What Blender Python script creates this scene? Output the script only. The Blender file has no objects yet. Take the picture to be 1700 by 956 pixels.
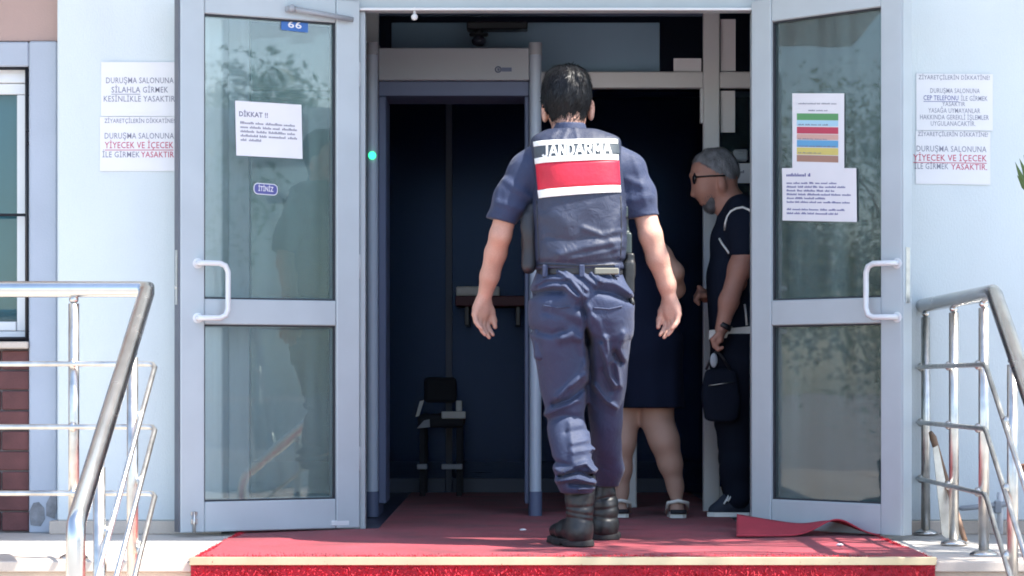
import bpy, bmesh, math, random
import numpy as np
from mathutils import Vector, Matrix
random.seed(7); RNG = np.random.default_rng(7)

# ------------------------------------------------------------------ camera, sky, sun, exposure
SC = bpy.context.scene
COL = SC.collection
FPX, EYE, HOR = 3970.0, 0.617, 635.0          # focal length in photo pixels, eye height over the landing, horizon row
cam = bpy.data.cameras.new('camera'); camo = bpy.data.objects.new('camera', cam); COL.objects.link(camo)
camo.location = (0, -10, EYE); camo.rotation_euler = (math.radians(90), 0, 0)
cam.sensor_width = 36; cam.lens = 36 * FPX / 1700
cam.shift_y = (HOR - 478) / 1700; cam.clip_start = 0.1; cam.clip_end = 2000
SC.camera = camo
TO_SUN = Vector((0.50, -0.215, 0.84)).normalized()
SUN_EL = math.asin(TO_SUN.z)
SUN_AZ = math.atan2(TO_SUN.x, TO_SUN.y)        # from +Y towards +X
w = bpy.data.worlds.new('World'); SC.world = w; w.use_nodes = True
nt = w.node_tree; bg = nt.nodes['Background']
sky = nt.nodes.new('ShaderNodeTexSky'); sky.sky_type = 'NISHITA'; sky.sun_disc = False
sky.sun_elevation = SUN_EL; sky.sun_rotation = SUN_AZ; sky.dust_density = 1.0; sky.ozone_density = 0.6
nt.links.new(sky.outputs[0], bg.inputs[0]); bg.inputs[1].default_value = 0.15
sun = bpy.data.lights.new('sun', 'SUN'); sun.energy = 4.6; sun.angle = math.radians(0.5); sun.color = (1, 0.95, 0.87)
suno = bpy.data.objects.new('sun', sun); COL.objects.link(suno)
suno.rotation_euler = (-TO_SUN).to_track_quat('-Z', 'Y').to_euler()
suno.location = (6, -4, 12)
SC.view_settings.view_transform = 'Standard'; SC.view_settings.look = 'None'
SC.view_settings.gamma = 1; SC.view_settings.exposure = 1.6; SC.view_settings.use_curve_mapping = False
SC.render.engine = 'CYCLES'
SC.cycles.use_denoising = True; SC.cycles.filter_width = 1.8; SC.cycles.max_bounces = 10; SC.cycles.diffuse_bounces = 5
SC.cycles.transparent_max_bounces = 20; SC.cycles.sample_clamp_indirect = 6.0
SC.cycles.caustics_reflective = False; SC.cycles.caustics_refractive = False

# ------------------------------------------------------------------ helpers
def at(px, py, D):
    return Vector(((px - 850) * D / FPX, D - 10, EYE + (HOR - py) * D / FPX))
def XX(px, D): return (px - 850) * D / FPX
def ZZ(py, D): return EYE + (HOR - py) * D / FPX

MATS = {}
def mat(name, col, rough=0.6, metal=0.0, var=0.08, vscale=3.0, bump=0.0, bscale=60.0, stretch=(1, 1, 1),
        sheen=0.0, sss=0.0, spec=0.5, fine=0.0, coat=0.0, crease=0.0, cscale=16.0):
    m = bpy.data.materials.new(name); m.use_nodes = True; t = m.node_tree
    b = t.nodes['Principled BSDF']
    b.inputs['Roughness'].default_value = rough; b.inputs['Metallic'].default_value = metal
    b.inputs['Specular IOR Level'].default_value = spec
    if sheen: b.inputs['Sheen Weight'].default_value = sheen
    if coat: b.inputs['Coat Weight'].default_value = coat
    if sss:
        b.inputs['Subsurface Weight'].default_value = sss
        b.inputs['Subsurface Radius'].default_value = (0.012, 0.005, 0.003); b.inputs['Subsurface Scale'].default_value = 0.5
    tc = t.nodes.new('ShaderNodeTexCoord'); mp = t.nodes.new('ShaderNodeMapping'); mp.inputs['Scale'].default_value = stretch
    t.links.new(tc.outputs['Object'], mp.inputs[0])
    n = t.nodes.new('ShaderNodeTexNoise'); n.inputs['Scale'].default_value = vscale; n.inputs['Detail'].default_value = 6
    t.links.new(mp.outputs[0], n.inputs['Vector'])
    r = t.nodes.new('ShaderNodeValToRGB'); c = Vector(col)
    lo = c * (1 - var); hi = c * (1 + var)
    r.color_ramp.elements[0].position = 0.3; r.color_ramp.elements[1].position = 0.7
    r.color_ramp.elements[0].color = (*lo, 1); r.color_ramp.elements[1].color = (*[min(1, v) for v in hi], 1)
    t.links.new(n.outputs['Fac'], r.inputs[0])
    src = r.outputs[0]
    if fine:
        n3 = t.nodes.new('ShaderNodeTexNoise'); n3.inputs['Scale'].default_value = 220; n3.inputs['Detail'].default_value = 2
        t.links.new(tc.outputs['Object'], n3.inputs['Vector'])
        mr = t.nodes.new('ShaderNodeMapRange'); mr.inputs[1].default_value = .3; mr.inputs[2].default_value = .7
        mr.inputs[3].default_value = 1 - fine; mr.inputs[4].default_value = 1 + fine
        t.links.new(n3.outputs['Fac'], mr.inputs[0])
        mx = t.nodes.new('ShaderNodeVectorMath'); mx.operation = 'SCALE'
        t.links.new(src, mx.inputs[0]); t.links.new(mr.outputs[0], mx.inputs['Scale']); src = mx.outputs[0]
    t.links.new(src, b.inputs['Base Color'])
    rr = t.nodes.new('ShaderNodeMapRange'); rr.inputs[3].default_value = max(0, rough - .07); rr.inputs[4].default_value = min(1, rough + .07)
    t.links.new(n.outputs['Fac'], rr.inputs[0]); t.links.new(rr.outputs[0], b.inputs['Roughness'])
    if bump:
        n2 = t.nodes.new('ShaderNodeTexNoise'); n2.inputs['Scale'].default_value = bscale; n2.inputs['Detail'].default_value = 4
        t.links.new(mp.outputs[0], n2.inputs['Vector'])
        bp = t.nodes.new('ShaderNodeBump'); bp.inputs['Strength'].default_value = bump; bp.inputs['Distance'].default_value = 0.004
        t.links.new(n2.outputs['Fac'], bp.inputs['Height']); t.links.new(bp.outputs[0], b.inputs['Normal'])
    if crease:
        n4 = t.nodes.new('ShaderNodeTexNoise'); n4.inputs['Scale'].default_value = cscale; n4.inputs['Detail'].default_value = 5; n4.inputs['Distortion'].default_value = 1.2
        t.links.new(tc.outputs['Object'], n4.inputs['Vector'])
        b2 = t.nodes.new('ShaderNodeBump'); b2.inputs['Strength'].default_value = crease; b2.inputs['Distance'].default_value = 0.02
        t.links.new(n4.outputs['Fac'], b2.inputs['Height'])
        if bump: t.links.new(bp.outputs[0], b2.inputs['Normal'])
        t.links.new(b2.outputs[0], b.inputs['Normal'])
    MATS[name] = m
    return m
def glass(name, tint, ior=1.5, wav=0.0, dust_haze=0.0):
    m = bpy.data.materials.new(name); m.use_nodes = True; t = m.node_tree; t.nodes.clear()
    o = t.nodes.new('ShaderNodeOutputMaterial'); mx = t.nodes.new('ShaderNodeMixShader')
    tr = t.nodes.new('ShaderNodeBsdfTransparent'); tr.inputs[0].default_value = (*tint, 1)
    gl = t.nodes.new('ShaderNodeBsdfGlossy'); gl.inputs['Roughness'].default_value = 0.018 if dust_haze else 0.0
    fr = t.nodes.new('ShaderNodeFresnel'); fr.inputs[0].default_value = ior
    t.links.new(fr.outputs[0], mx.inputs[0]); t.links.new(tr.outputs[0], mx.inputs[1]); t.links.new(gl.outputs[0], mx.inputs[2])
    if dust_haze:                                   # film of dirt and smears; its teal tone stands in for reflections
        df = t.nodes.new('ShaderNodeBsdfDiffuse'); df.inputs[0].default_value = (.46, .68, .70, 1)
        m2 = t.nodes.new('ShaderNodeMixShader'); nd = t.nodes.new('ShaderNodeTexNoise'); nd.inputs['Scale'].default_value = 2.4; nd.inputs['Detail'].default_value = 8; nd.inputs['Roughness'].default_value = .65
        mp = t.nodes.new('ShaderNodeMapping'); mp.inputs['Scale'].default_value = (3.2, 3.2, .22); td = t.nodes.new('ShaderNodeTexCoord')
        t.links.new(td.outputs['Object'], mp.inputs[0]); t.links.new(mp.outputs[0], nd.inputs['Vector'])
        mr = t.nodes.new('ShaderNodeMapRange'); mr.inputs[1].default_value = .35; mr.inputs[2].default_value = .7; mr.inputs[3].default_value = dust_haze * .45; mr.inputs[4].default_value = dust_haze * 1.7
        t.links.new(nd.outputs['Fac'], mr.inputs[0]); t.links.new(mr.outputs[0], m2.inputs[0])
        t.links.new(mx.outputs[0], m2.inputs[1]); t.links.new(df.outputs[0], m2.inputs[2]); t.links.new(m2.outputs[0], o.inputs[0])
    else: t.links.new(mx.outputs[0], o.inputs[0])
    if wav:
        n = t.nodes.new('ShaderNodeTexNoise'); n.inputs['Scale'].default_value = 2.2
        tc = t.nodes.new('ShaderNodeTexCoord'); t.links.new(tc.outputs['Object'], n.inputs['Vector'])
        bp = t.nodes.new('ShaderNodeBump'); bp.inputs['Strength'].default_value = 1; bp.inputs['Distance'].default_value = wav
        t.links.new(n.outputs['Fac'], bp.inputs['Height']); t.links.new(bp.outputs[0], gl.inputs['Normal'])
    return m
def emis(name, col, s):
    m = bpy.data.materials.new(name); m.use_nodes = True; b = m.node_tree.nodes['Principled BSDF']
    b.inputs['Base Color'].default_value = (*col, 1); b.inputs['Emission Color'].default_value = (*col, 1); b.inputs['Emission Strength'].default_value = s
    return m

def wloc(o):
    v = Vector((0, 0, 0))
    while o is not None: v += o.location; o = o.parent
    return v
def link(name, me, m=None, parent=None, smooth=False):
    """mesh data in world coordinates -> one object; a child keeps its place in the world"""
    o = bpy.data.objects.new(name, me); COL.objects.link(o)
    if m is not None: me.materials.append(m)
    if parent is not None:
        p = wloc(parent)
        o.parent = parent
        me.transform(Matrix.Translation(-p)) if p.length > 0 else None
    if smooth: me.polygons.foreach_set('use_smooth', [True] * len(me.polygons))
    return o
def tag(o, label=None, cat=None, group=None, kind=None):
    if label: o['label'] = label
    if cat: o['category'] = cat
    if group: o['group'] = group
    if kind: o['kind'] = kind
    return o
def thing(name, label, cat, loc=(0, 0, 0), group=None):
    o = bpy.data.objects.new(name, None); COL.objects.link(o); o.location = loc; o.empty_display_size = 0.1
    return tag(o, label, cat, group)
class MB:
    """collects shapes into one mesh"""
    def __init__(s): s.bm = bmesh.new(); s.M = Matrix.Identity(4)
    def box(s, x0, x1, y0, y1, z0, z1, bev=0.0, seg=1):
        b = bmesh.new(); r = bmesh.ops.create_cube(b, size=1.0)
        for v in b.verts:
            v.co = Vector(((x0 + x1) / 2 + v.co.x * (x1 - x0), (y0 + y1) / 2 + v.co.y * (y1 - y0), (z0 + z1) / 2 + v.co.z * (z1 - z0)))
        if bev: bmesh.ops.bevel(b, geom=b.edges[:], offset=bev, segments=seg, profile=.5, affect='EDGES')
        return s.add(b)
    def add(s, b):
        b.transform(s.M); me = bpy.data.meshes.new('t'); b.to_mesh(me); b.free(); s.bm.from_mesh(me); bpy.data.meshes.remove(me); return s
    def tube(s, pts, r, n=14, cap=True, ends=None):
        pts = [Vector(p) for p in pts]; b = bmesh.new(); rings = []
        rs = r if isinstance(r, (list, tuple)) else [r] * len(pts)
        up = None
        for i, p in enumerate(pts):
            d0 = (pts[i] - pts[i - 1]).normalized() if i else (pts[1] - pts[0]).normalized()
            d1 = (pts[i + 1] - pts[i]).normalized() if i < len(pts) - 1 else d0
            d = (d0 + d1)
            d = d.normalized() if d.length > 1e-6 else d0
            if up is None:
                up = Vector((0, 0, 1)) if abs(d.z) < .9 else Vector((1, 0, 0))
            a = d.cross(up).normalized(); c = a.cross(d).normalized(); up = c
            k = 1 / max(.35, math.sqrt(max(0.05, (1 + d0.dot(d1)) / 2)))
            bend = (d1 - d0); bd = bend.normalized() if bend.length > 1e-6 else None
            ring = []
            for j in range(n):
                t = 2 * math.pi * j / n; off = (a * math.cos(t) + c * math.sin(t)) * rs[i]
                if bd is not None: off += bd * off.dot(bd) * (k - 1)
                ring.append(b.verts.new(p + off))
            rings.append(ring)
        for i in range(len(rings) - 1):
            for j in range(n):
                f = b.faces.new((rings[i][j], rings[i][(j + 1) % n], rings[i + 1][(j + 1) % n], rings[i + 1][j])); f.smooth = True
        if cap:
            b.faces.new(rings[0][::-1]); b.faces.new(rings[-1])
        bmesh.ops.recalc_face_normals(b, faces=b.faces[:])
        return s.add(b)
    def ball(s, c, r, sx=1, sy=1, sz=1, u=14, v=10):
        b = bmesh.new(); bmesh.ops.create_uvsphere(b, u_segments=u, v_segments=v, radius=1)
        for q in b.verts: q.co = Vector(c) + Vector((q.co.x * r * sx, q.co.y * r * sy, q.co.z * r * sz))
        for f in b.faces: f.smooth = True
        return s.add(b)
    def prism(s, poly, lo, hi, axis='y'):
        b = bmesh.new()
        def P(u, v, w):
            return {'y': (u, w, v), 'x': (w, u, v), 'z': (u, v, w)}[axis]
        A = [b.verts.new(P(u, v, lo)) for u, v in poly]; B = [b.verts.new(P(u, v, hi)) for u, v in poly]
        n = len(poly); b.faces.new(A); b.faces.new(B[::-1])
        for i in range(n): b.faces.new((A[i], B[i], B[(i + 1) % n], A[(i + 1) % n]))
        bmesh.ops.recalc_face_normals(b, faces=b.faces[:])
        return s.add(b)
    def quad(s, pts):
        b = bmesh.new(); b.faces.new([b.verts.new(p) for p in pts]); return s.add(b)
    def build(s, name, m=None, parent=None):
        me = bpy.data.meshes.new(name); s.bm.to_mesh(me); s.bm.free()
        return link(name, me, m, parent)
def box(name, x0, x1, y0, y1, z0, z1, m, parent=None, bev=0.004, seg=1):
    return MB().box(x0, x1, y0, y1, z0, z1, bev, seg).build(name, m, parent)
def tube(name, pts, r, m, parent=None, n=14): return MB().tube(pts, r, n).build(name, m, parent)
def arc(c, r, a0, a1, u, v, n=8):
    c = Vector(c); u = Vector(u); v = Vector(v)
    return [c + u * r * math.cos(a0 + (a1 - a0) * i / n) + v * r * math.sin(a0 + (a1 - a0) * i / n) for i in range(n + 1)]

def text_verts(body, size, bold=0.0, xs=1.0, align='CENTER'):
    cu = bpy.data.curves.new('t', 'FONT'); cu.body = body; cu.size = size; cu.offset = bold; cu.align_x = align; cu.align_y = 'BOTTOM_BASELINE' if False else 'CENTER'
    cu.resolution_u = 2; cu.space_character = 1.06
    o = bpy.data.objects.new('t', cu); COL.objects.link(o)
    dg = bpy.context.evaluated_depsgraph_get(); dg.update()
    me = bpy.data.meshes.new_from_object(o.evaluated_get(dg))
    V = [(v.co.x * xs, v.co.y) for v in me.vertices]; F = [tuple(p.vertices) for p in me.polygons]
    bpy.data.objects.remove(o); bpy.data.curves.remove(cu); bpy.data.meshes.remove(me)
    return V, F
class Print:
    """flat print on a sheet: u to the right, v up, placed by a function (u, v) -> world point"""
    def __init__(s, fn): s.fn = fn; s.V = []; s.F = []
    def text(s, body, u, v, size, bold=0.0, width=None, align='CENTER'):
        V, F = text_verts(body, size, bold, 1.0, align)
        if width and V:
            w0 = max(x for x, y in V) - min(x for x, y in V)
            k = width / w0; V = [(x * k, y) for x, y in V]
        n = len(s.V); s.V += [s.fn(u + x, v + y) for x, y in V]; s.F += [tuple(i + n for i in f) for f in F]; return s
    def bar(s, u0, u1, v0, v1, nu=1):
        for i in range(nu):
            a = u0 + (u1 - u0) * i / nu; c = u0 + (u1 - u0) * (i + 1) / nu
            n = len(s.V); s.V += [s.fn(a, v0), s.fn(c, v0), s.fn(c, v1), s.fn(a, v1)]; s.F.append((n, n + 1, n + 2, n + 3))
        return s
    def words(s, u0, u1, v, h, rnd, last=1.0):
        u = u0; end = u0 + (u1 - u0) * last
        while u < end - h:
            L = min(rnd.uniform(2.5, 7) * h, end - u)
            k = u
            while k < u + L - h * .3:       # letters too small to read in the photograph
                cw = h * rnd.uniform(.35, .6); hh = h * rnd.choice((.55, .6, .9)); s.bar(k, k + cw * .72, v, v + hh); k += cw
            u += L + h * .6
        return s
    def build(s, name, m, parent):
        me = bpy.data.meshes.new(name); me.from_pydata([tuple(p) for p in s.V], [], s.F); return link(name, me, m, parent)

# ------------------------------------------------------------------ signed-distance modelling for bodies and cloth
class Grid:
    def __init__(s, lo, hi, h):
        s.lo = np.array(lo, np.float32); s.h = h
        s.n = [int(math.ceil((hi[i] - lo[i]) / h)) + 1 for i in range(3)]
        s.ax = [(lo[i] + h * np.arange(s.n[i])).astype(np.float32) for i in range(3)]
        s.F = np.full(s.n, 1.0, np.float32)
    def sub(s, lo, hi):
        sl = []
        for i in range(3):
            a = max(0, int((lo[i] - s.lo[i]) / s.h)); b = min(s.n[i], int((hi[i] - s.lo[i]) / s.h) + 2); sl.append(slice(a, max(a, b)))
        return tuple(sl), s.ax[0][sl[0]][:, None, None], s.ax[1][sl[1]][None, :, None], s.ax[2][sl[2]][None, None, :]
    def comb(s, sl, d, k, op='u'):
        f = s.F[sl]
        if f.size == 0: return
        if op == 'u':
            hh = np.maximum(k - np.abs(f - d), 0) / k if k > 0 else 0
            s.F[sl] = np.minimum(f, d) - hh * hh * k * .25
        elif op == 's':                       # subtract
            s.F[sl] = np.maximum(f, -d)
    def cone(s, a, b, r1, r2, k=0.02, sq=(1, 1, 1), op='u'):
        a = np.array(a, np.float32); b = np.array(b, np.float32); m = max(r1, r2) / min(sq) + k + 3 * s.h
        sl, X, Y, Z = s.sub(np.minimum(a, b) - m, np.maximum(a, b) + m)
        ba = b - a; L = float(ba @ ba) + 1e-9
        t = np.clip(((X - a[0]) * ba[0] + (Y - a[1]) * ba[1] + (Z - a[2]) * ba[2]) / L, 0, 1)
        dx = (X - a[0] - t * ba[0]) * sq[0]; dy = (Y - a[1] - t * ba[1]) * sq[1]; dz = (Z - a[2] - t * ba[2]) * sq[2]
        d = np.sqrt(dx * dx + dy * dy + dz * dz) - (r1 + t * (r2 - r1)); s.comb(sl, d, k, op); return s
    def chain(s, pts, rs, k=0.02, sq=(1, 1, 1)):
        for i in range(len(pts) - 1): s.cone(pts[i], pts[i + 1], rs[i], rs[i + 1], k, sq)
        return s
    def ell(s, c, r, k=0.02, op='u', rot=None):
        c = np.array(c, np.float32); m = max(r) + k + 3 * s.h
        sl, X, Y, Z = s.sub(c - m, c + m)
        x, y, z = X - c[0], Y - c[1], Z - c[2]
        if rot is not None:                   # rotate in the x-z plane
            cs, sn = math.cos(rot), math.sin(rot); x, z = x * cs + z * sn, -x * sn + z * cs
        q = np.sqrt((x / r[0]) ** 2 + (y / r[1]) ** 2 + (z / r[2]) ** 2); s.comb(sl, (q - 1) * min(r), k, op); return s
    def boxs(s, c, r, rad=0.01, k=0.02, op='u'):
        c = np.array(c, np.float32); m = max(r) + k + 3 * s.h
        sl, X, Y, Z = s.sub(c - m, c + m)
        qx = np.abs(X - c[0]) - r[0] + rad; qy = np.abs(Y - c[1]) - r[1] + rad; qz = np.abs(Z - c[2]) - r[2] + rad
        d = np.sqrt(np.maximum(qx, 0) ** 2 + np.maximum(qy, 0) ** 2 + np.maximum(qz, 0) ** 2) + np.minimum(np.maximum(qx, np.maximum(qy, qz)), 0) - rad
        s.comb(sl, d, k, op); return s
    def loft(s, st, k=0.02, n=2.2, cap=0.012, op='u', smooth=0.02, off=0.0):
        st = sorted(st); A = np.array([q[:5] for q in st], np.float32)
        z0, z1 = A[0, 0], A[-1, 0]; m = 0.03 + k
        lo = [float((A[:, 1] - A[:, 3]).min()) - m, float((A[:, 2] - A[:, 4]).min()) - m, float(z0) - m]
        hi = [float((A[:, 1] + A[:, 3]).max()) + m, float((A[:, 2] + A[:, 4]).max()) + m, float(z1) + m]
        sl, X, Y, Z = s.sub(lo, hi); zz = Z.ravel()
        if zz.size == 0: return s
        cur = []
        w_ = max(1, int(smooth / s.h))
        for j in range(1, 5):
            zp = np.arange(zz[0] - w_ * s.h, zz[-1] + (w_ + .5) * s.h, s.h)
            v = np.interp(zp, A[:, 0], A[:, j])
            ker = np.hanning(2 * w_ + 3)[1:-1]; ker /= ker.sum()
            v = np.convolve(np.pad(v, w_, 'edge'), ker, 'valid'); cur.append(np.interp(zz, zp, v[:len(zp)]).astype(np.float32)[None, None, :])
        cx, cy, rx, ry = cur
        q = (np.abs((X - cx) / (rx + off)) ** n + np.abs((Y - cy) / (ry + off)) ** n) ** (1 / n)
        d = (q - 1) * np.minimum(rx, ry)
        e = np.maximum(z0 - Z, Z - z1); hh = np.maximum(cap - np.abs(d - e), 0) / cap
        d = np.maximum(d, e) + hh * hh * cap * .25
        s.comb(sl, d.astype(np.float32), k, op); return s
    def field(s):
        return s.ax[0][:, None, None], s.ax[1][None, :, None], s.ax[2][None, None, :]
    def cut(s, d): s.F = np.maximum(s.F, d).astype(np.float32); return s
    def wrinkle(s, amp, dirs, seed=0, mask=1.0):
        r = np.random.default_rng(seed); X, Y, Z = s.field(); acc = 0
        for (kx, ky, kz) in dirs:
            ph = r.uniform(0, 6.28); ph2 = r.uniform(0, 6.28)
            u = kx * X + ky * Y + kz * Z + ph + 1.3 * np.sin(7 * X + 5 * Z + ph2)
            acc = acc + np.sin(u) * (0.5 + 0.5 * np.sin(9 * Z + 6 * X - 4 * Y + ph2 * 2))
        s.F -= (amp * acc * mask).astype(np.float32); return s
    def strokes(s, items, D, ymax, gain=1.0):
        """folds of the cloth facing the back: polylines in photo pixels at distance D, (points, width, height)"""
        X = s.ax[0][:, None]; Z = s.ax[2][None, :]; acc = np.zeros((s.n[0], s.n[2]), np.float32)
        for pts, wd, amp in items:
            P = [(XX(a, D), ZZ(b, D)) for a, b in pts]; best = np.full(acc.shape, 9.0, np.float32); wd = wd * D / FPX
            for (ax_, az_), (bx, bz) in zip(P[:-1], P[1:]):
                dx, dz = bx - ax_, bz - az_; L = dx * dx + dz * dz + 1e-9
                t = np.clip(((X - ax_) * dx + (Z - az_) * dz) / L, 0, 1)
                best = np.minimum(best, np.sqrt((X - ax_ - t * dx) ** 2 + (Z - az_ - t * dz) ** 2))
            acc += gain * amp * np.exp(-(best / wd) ** 2)
        m = np.clip((ymax - s.ax[1]) / 0.04, 0, 1)[None, :, None]
        s.F -= acc[:, None, :] * m; return s
    def nets(s):
        F = s.F; h = s.h
        F[0] = F[-1] = 1; F[:, 0] = F[:, -1] = 1; F[:, :, 0] = F[:, :, -1] = 1
        S = F < 0; n = F.shape
        c = np.zeros((n[0] - 1, n[1] - 1, n[2] - 1), np.int8)
        for a in (0, 1):
            for b in (0, 1):
                for e in (0, 1): c += S[a:n[0] - 1 + a, b:n[1] - 1 + b, e:n[2] - 1 + e]
        act = (c > 0) & (c < 8); idx = np.argwhere(act)
        acc = np.zeros((len(idx), 3), np.float64); cnt = np.zeros(len(idx))
        cs = [(a, b, e) for a in (0, 1) for b in (0, 1) for e in (0, 1)]
        for A in cs:
            for ax in range(3):
                if A[ax] == 0:
                    B = list(A); B[ax] = 1
                    fa = F[idx[:, 0] + A[0], idx[:, 1] + A[1], idx[:, 2] + A[2]]; fb = F[idx[:, 0] + B[0], idx[:, 1] + B[1], idx[:, 2] + B[2]]
                    x = (fa < 0) != (fb < 0); t = np.where(x, fa / np.where(x, fa - fb, 1), 0)
                    p = np.array(A, float)[None, :].repeat(len(idx), 0); p[:, ax] += t
                    acc += p * x[:, None]; cnt += x
        V = s.lo[None, :] + h * (idx + acc / cnt[:, None])
        vid = np.full(act.shape, -1, np.int64); vid[tuple(idx.T)] = np.arange(len(idx))
        Q = []
        for ax in range(3):
            o1, o2 = [(1, 2), (2, 0), (0, 1)][ax]
            a = [slice(None)] * 3; b = [slice(None)] * 3; a[ax] = slice(0, -1); b[ax] = slice(1, None)
            d = S[tuple(a)] != S[tuple(b)]; I = np.argwhere(d)
            I = I[(I[:, o1] > 0) & (I[:, o2] > 0)]
            first = S[tuple(I.T)]
            def cell(d1, d2):
                J = I.copy(); J[:, o1] -= d1; J[:, o2] -= d2; return vid[tuple(J.T)]
            q = np.stack([cell(1, 1), cell(0, 1), cell(0, 0), cell(1, 0)], 1)
            q[~first] = q[~first][:, ::-1]; Q.append(q)
        Q = np.concatenate(Q); Q = Q[(Q >= 0).all(1)]
        return V, Q
    def build(s, name, m, parent, relax=1):
        V, Q = s.nets()
        for _ in range(relax):                # one light Laplacian pass takes the voxel steps away
            acc = np.zeros_like(V); cnt = np.zeros(len(V))
            for a, b in ((0, 1), (1, 2), (2, 3), (3, 0)):
                np.add.at(acc, Q[:, a], V[Q[:, b]]); np.add.at(cnt, Q[:, a], 1)
                np.add.at(acc, Q[:, b], V[Q[:, a]]); np.add.at(cnt, Q[:, b], 1)
            V = V * .45 + .55 * acc / np.maximum(cnt, 1)[:, None]
        me = bpy.data.meshes.new(name)
        me.vertices.add(len(V)); me.vertices.foreach_set('co', V.astype(np.float32).ravel())
        me.loops.add(len(Q) * 4); me.loops.foreach_set('vertex_index', Q.astype(np.int32).ravel())
        me.polygons.add(len(Q)); me.polygons.foreach_set('loop_start', np.arange(0, len(Q) * 4, 4, dtype=np.int32))
        me.update(calc_edges=True); me.validate()
        return link(name, me, m, parent, True)
    def back_y(s, x, z):
        """first surface met from the camera's side at (x, z)"""
        i = min(max((x - s.lo[0]) / s.h, 0), s.n[0] - 1.001); k = min(max((z - s.lo[2]) / s.h, 0), s.n[2] - 1.001)
        i0, k0 = int(i), int(k); a, b = i - i0, k - k0
        col = (s.F[i0, :, k0] * (1 - a) * (1 - b) + s.F[i0 + 1, :, k0] * a * (1 - b) + s.F[i0, :, k0 + 1] * (1 - a) * b + s.F[i0 + 1, :, k0 + 1] * a * b)
        j = np.argmax(col < 0)
        if j == 0: return None
        t = col[j - 1] / (col[j - 1] - col[j]); return float(s.ax[1][j - 1] + t * s.h)

# ------------------------------------------------------------------ materials
M_wall = mat('white_render', (.655, .72, .745), .8, var=.045, vscale=2.2, bump=.3, bscale=160, stretch=(1, 1, .4), fine=.03)
M_blue = mat('grey_blue_render', (.40, .45, .53), .75, var=.05, vscale=4, bump=.2, bscale=120)
M_pink = mat('brown_pink_render', (.42, .30, .27), .85, var=.05, vscale=3, bump=.25, bscale=140)
M_scar = mat('bare_mortar', (.22, .23, .25), .9, var=.25, vscale=30, bump=.8, bscale=80)
M_brick = mat('brown_brick', (.125, .048, .048), .8, var=.25, vscale=9, bump=.5, bscale=90)
M_mortar = mat('mortar', (.20, .18, .19), .9, var=.1, bump=.4)
M_alu = mat('pale_aluminium_paint', (.455, .515, .55), .34, var=.05, vscale=5, bump=.04, bscale=30)
M_alud = mat('dark_gasket_rubber', (.03, .035, .045), .6)  # the rubber's own dark colour
M_white = mat('white_plastic', (.72, .74, .76), .4, var=.03)
M_edge = mat('shaded_lock_edge', (.13, .14, .17), .45, metal=.4, var=.15)  # dark tone paints in the shade on the left leaf's edge
M_steel = mat('polished_stainless', (.62, .61, .59), .25, metal=1, var=.06, vscale=14)
M_steel2 = mat('worn_stainless', (.58, .57, .54), .36, metal=1, var=.18, vscale=22, bump=.12, bscale=40)
M_black = mat('black_metal', (.012, .013, .018), .4)
M_marble = mat('beige_marble', (.58, .50, .43), .45, var=.12, vscale=5, bump=.08, bscale=20, fine=.05)
M_tread = mat('worn_marble_paving', (.50, .47, .43), .55, var=.14, vscale=4, bump=.15, bscale=30, fine=.06)
M_conc = mat('grey_paving', (.30, .29, .28), .85, var=.12, vscale=1.2, bump=.4, bscale=50)
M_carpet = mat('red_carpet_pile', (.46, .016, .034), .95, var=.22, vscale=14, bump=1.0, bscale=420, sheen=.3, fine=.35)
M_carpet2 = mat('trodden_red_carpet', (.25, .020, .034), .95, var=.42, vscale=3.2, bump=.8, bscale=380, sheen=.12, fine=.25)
M_tuft = mat('red_carpet_tuft', (.46, .018, .035), .9, var=.3, vscale=30)
M_mat = mat('red_mat', (.44, .045, .07), .9, var=.10, vscale=10, bump=.5, bscale=400, fine=.12)
M_matback = mat('mat_rubber_back', (.10, .035, .06), .85, var=.1)
M_gold = mat('brass_nosing', (.62, .53, .36), .38, metal=.75, var=.10, vscale=9)
M_navy = mat('navy_haze_wall', (.026, .048, .115), .6, var=.06, vscale=2)  # navy stands in for the blue haze over the dark hall
M_navy2 = mat('navy_interior_panel', (.020, .038, .092), .45, var=.06, vscale=2)  # same haze blue put into the hall's panels and trim
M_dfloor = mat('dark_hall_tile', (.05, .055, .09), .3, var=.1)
M_pale = mat('pale_blue_paint', (.70, .78, .86), .7, var=.03)
M_det = mat('grey_detector_panel', (.32, .35, .39), .45, var=.04)
M_detp = mat('lilac_detector_column', (.42, .50, .60), .35, var=.03)
M_foot = mat('dark_blue_foot', (.10, .13, .22), .5)
M_paper = mat('white_paper', (.80, .80, .83), .75, var=.02, vscale=8, bump=.06, bscale=12)
M_ink = mat('grey_ink', (.24, .24, .31), .8); M_inkr = mat('red_ink', (.52, .08, .14), .8); M_inkb = mat('blue_ink', (.10, .11, .32), .8)
M_sgreen = mat('green_print', (.12, .34, .14), .7); M_sred = mat('red_print', (.55, .07, .12), .7); M_spink = mat('salmon_print', (.68, .42, .36), .7)
M_sblue = mat('blue_print', (.14, .40, .66), .7); M_syel = mat('yellow_print', (.70, .60, .18), .7); M_sbrown = mat('brown_print', (.42, .24, .18), .7); M_scyan = mat('cyan_print', (.42, .68, .82), .7)
M_plate = mat('blue_enamel', (.03, .13, .42), .3)
M_wood = mat('wooden_handle', (.26, .15, .09), .6, var=.2, vscale=12, stretch=(1, 1, .15))
G_door = glass('door_glass', (.965, .995, .985), 1.75, .0006, .085)
G_side = glass('sidelight_glass', (.82, .92, .92), 1.6, .0006, .17)
G_win = glass('window_glass', (.55, .72, .75), 1.6, .0006)
G_in = glass('inner_glass', (.80, .86, .90), 1.35)

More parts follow.
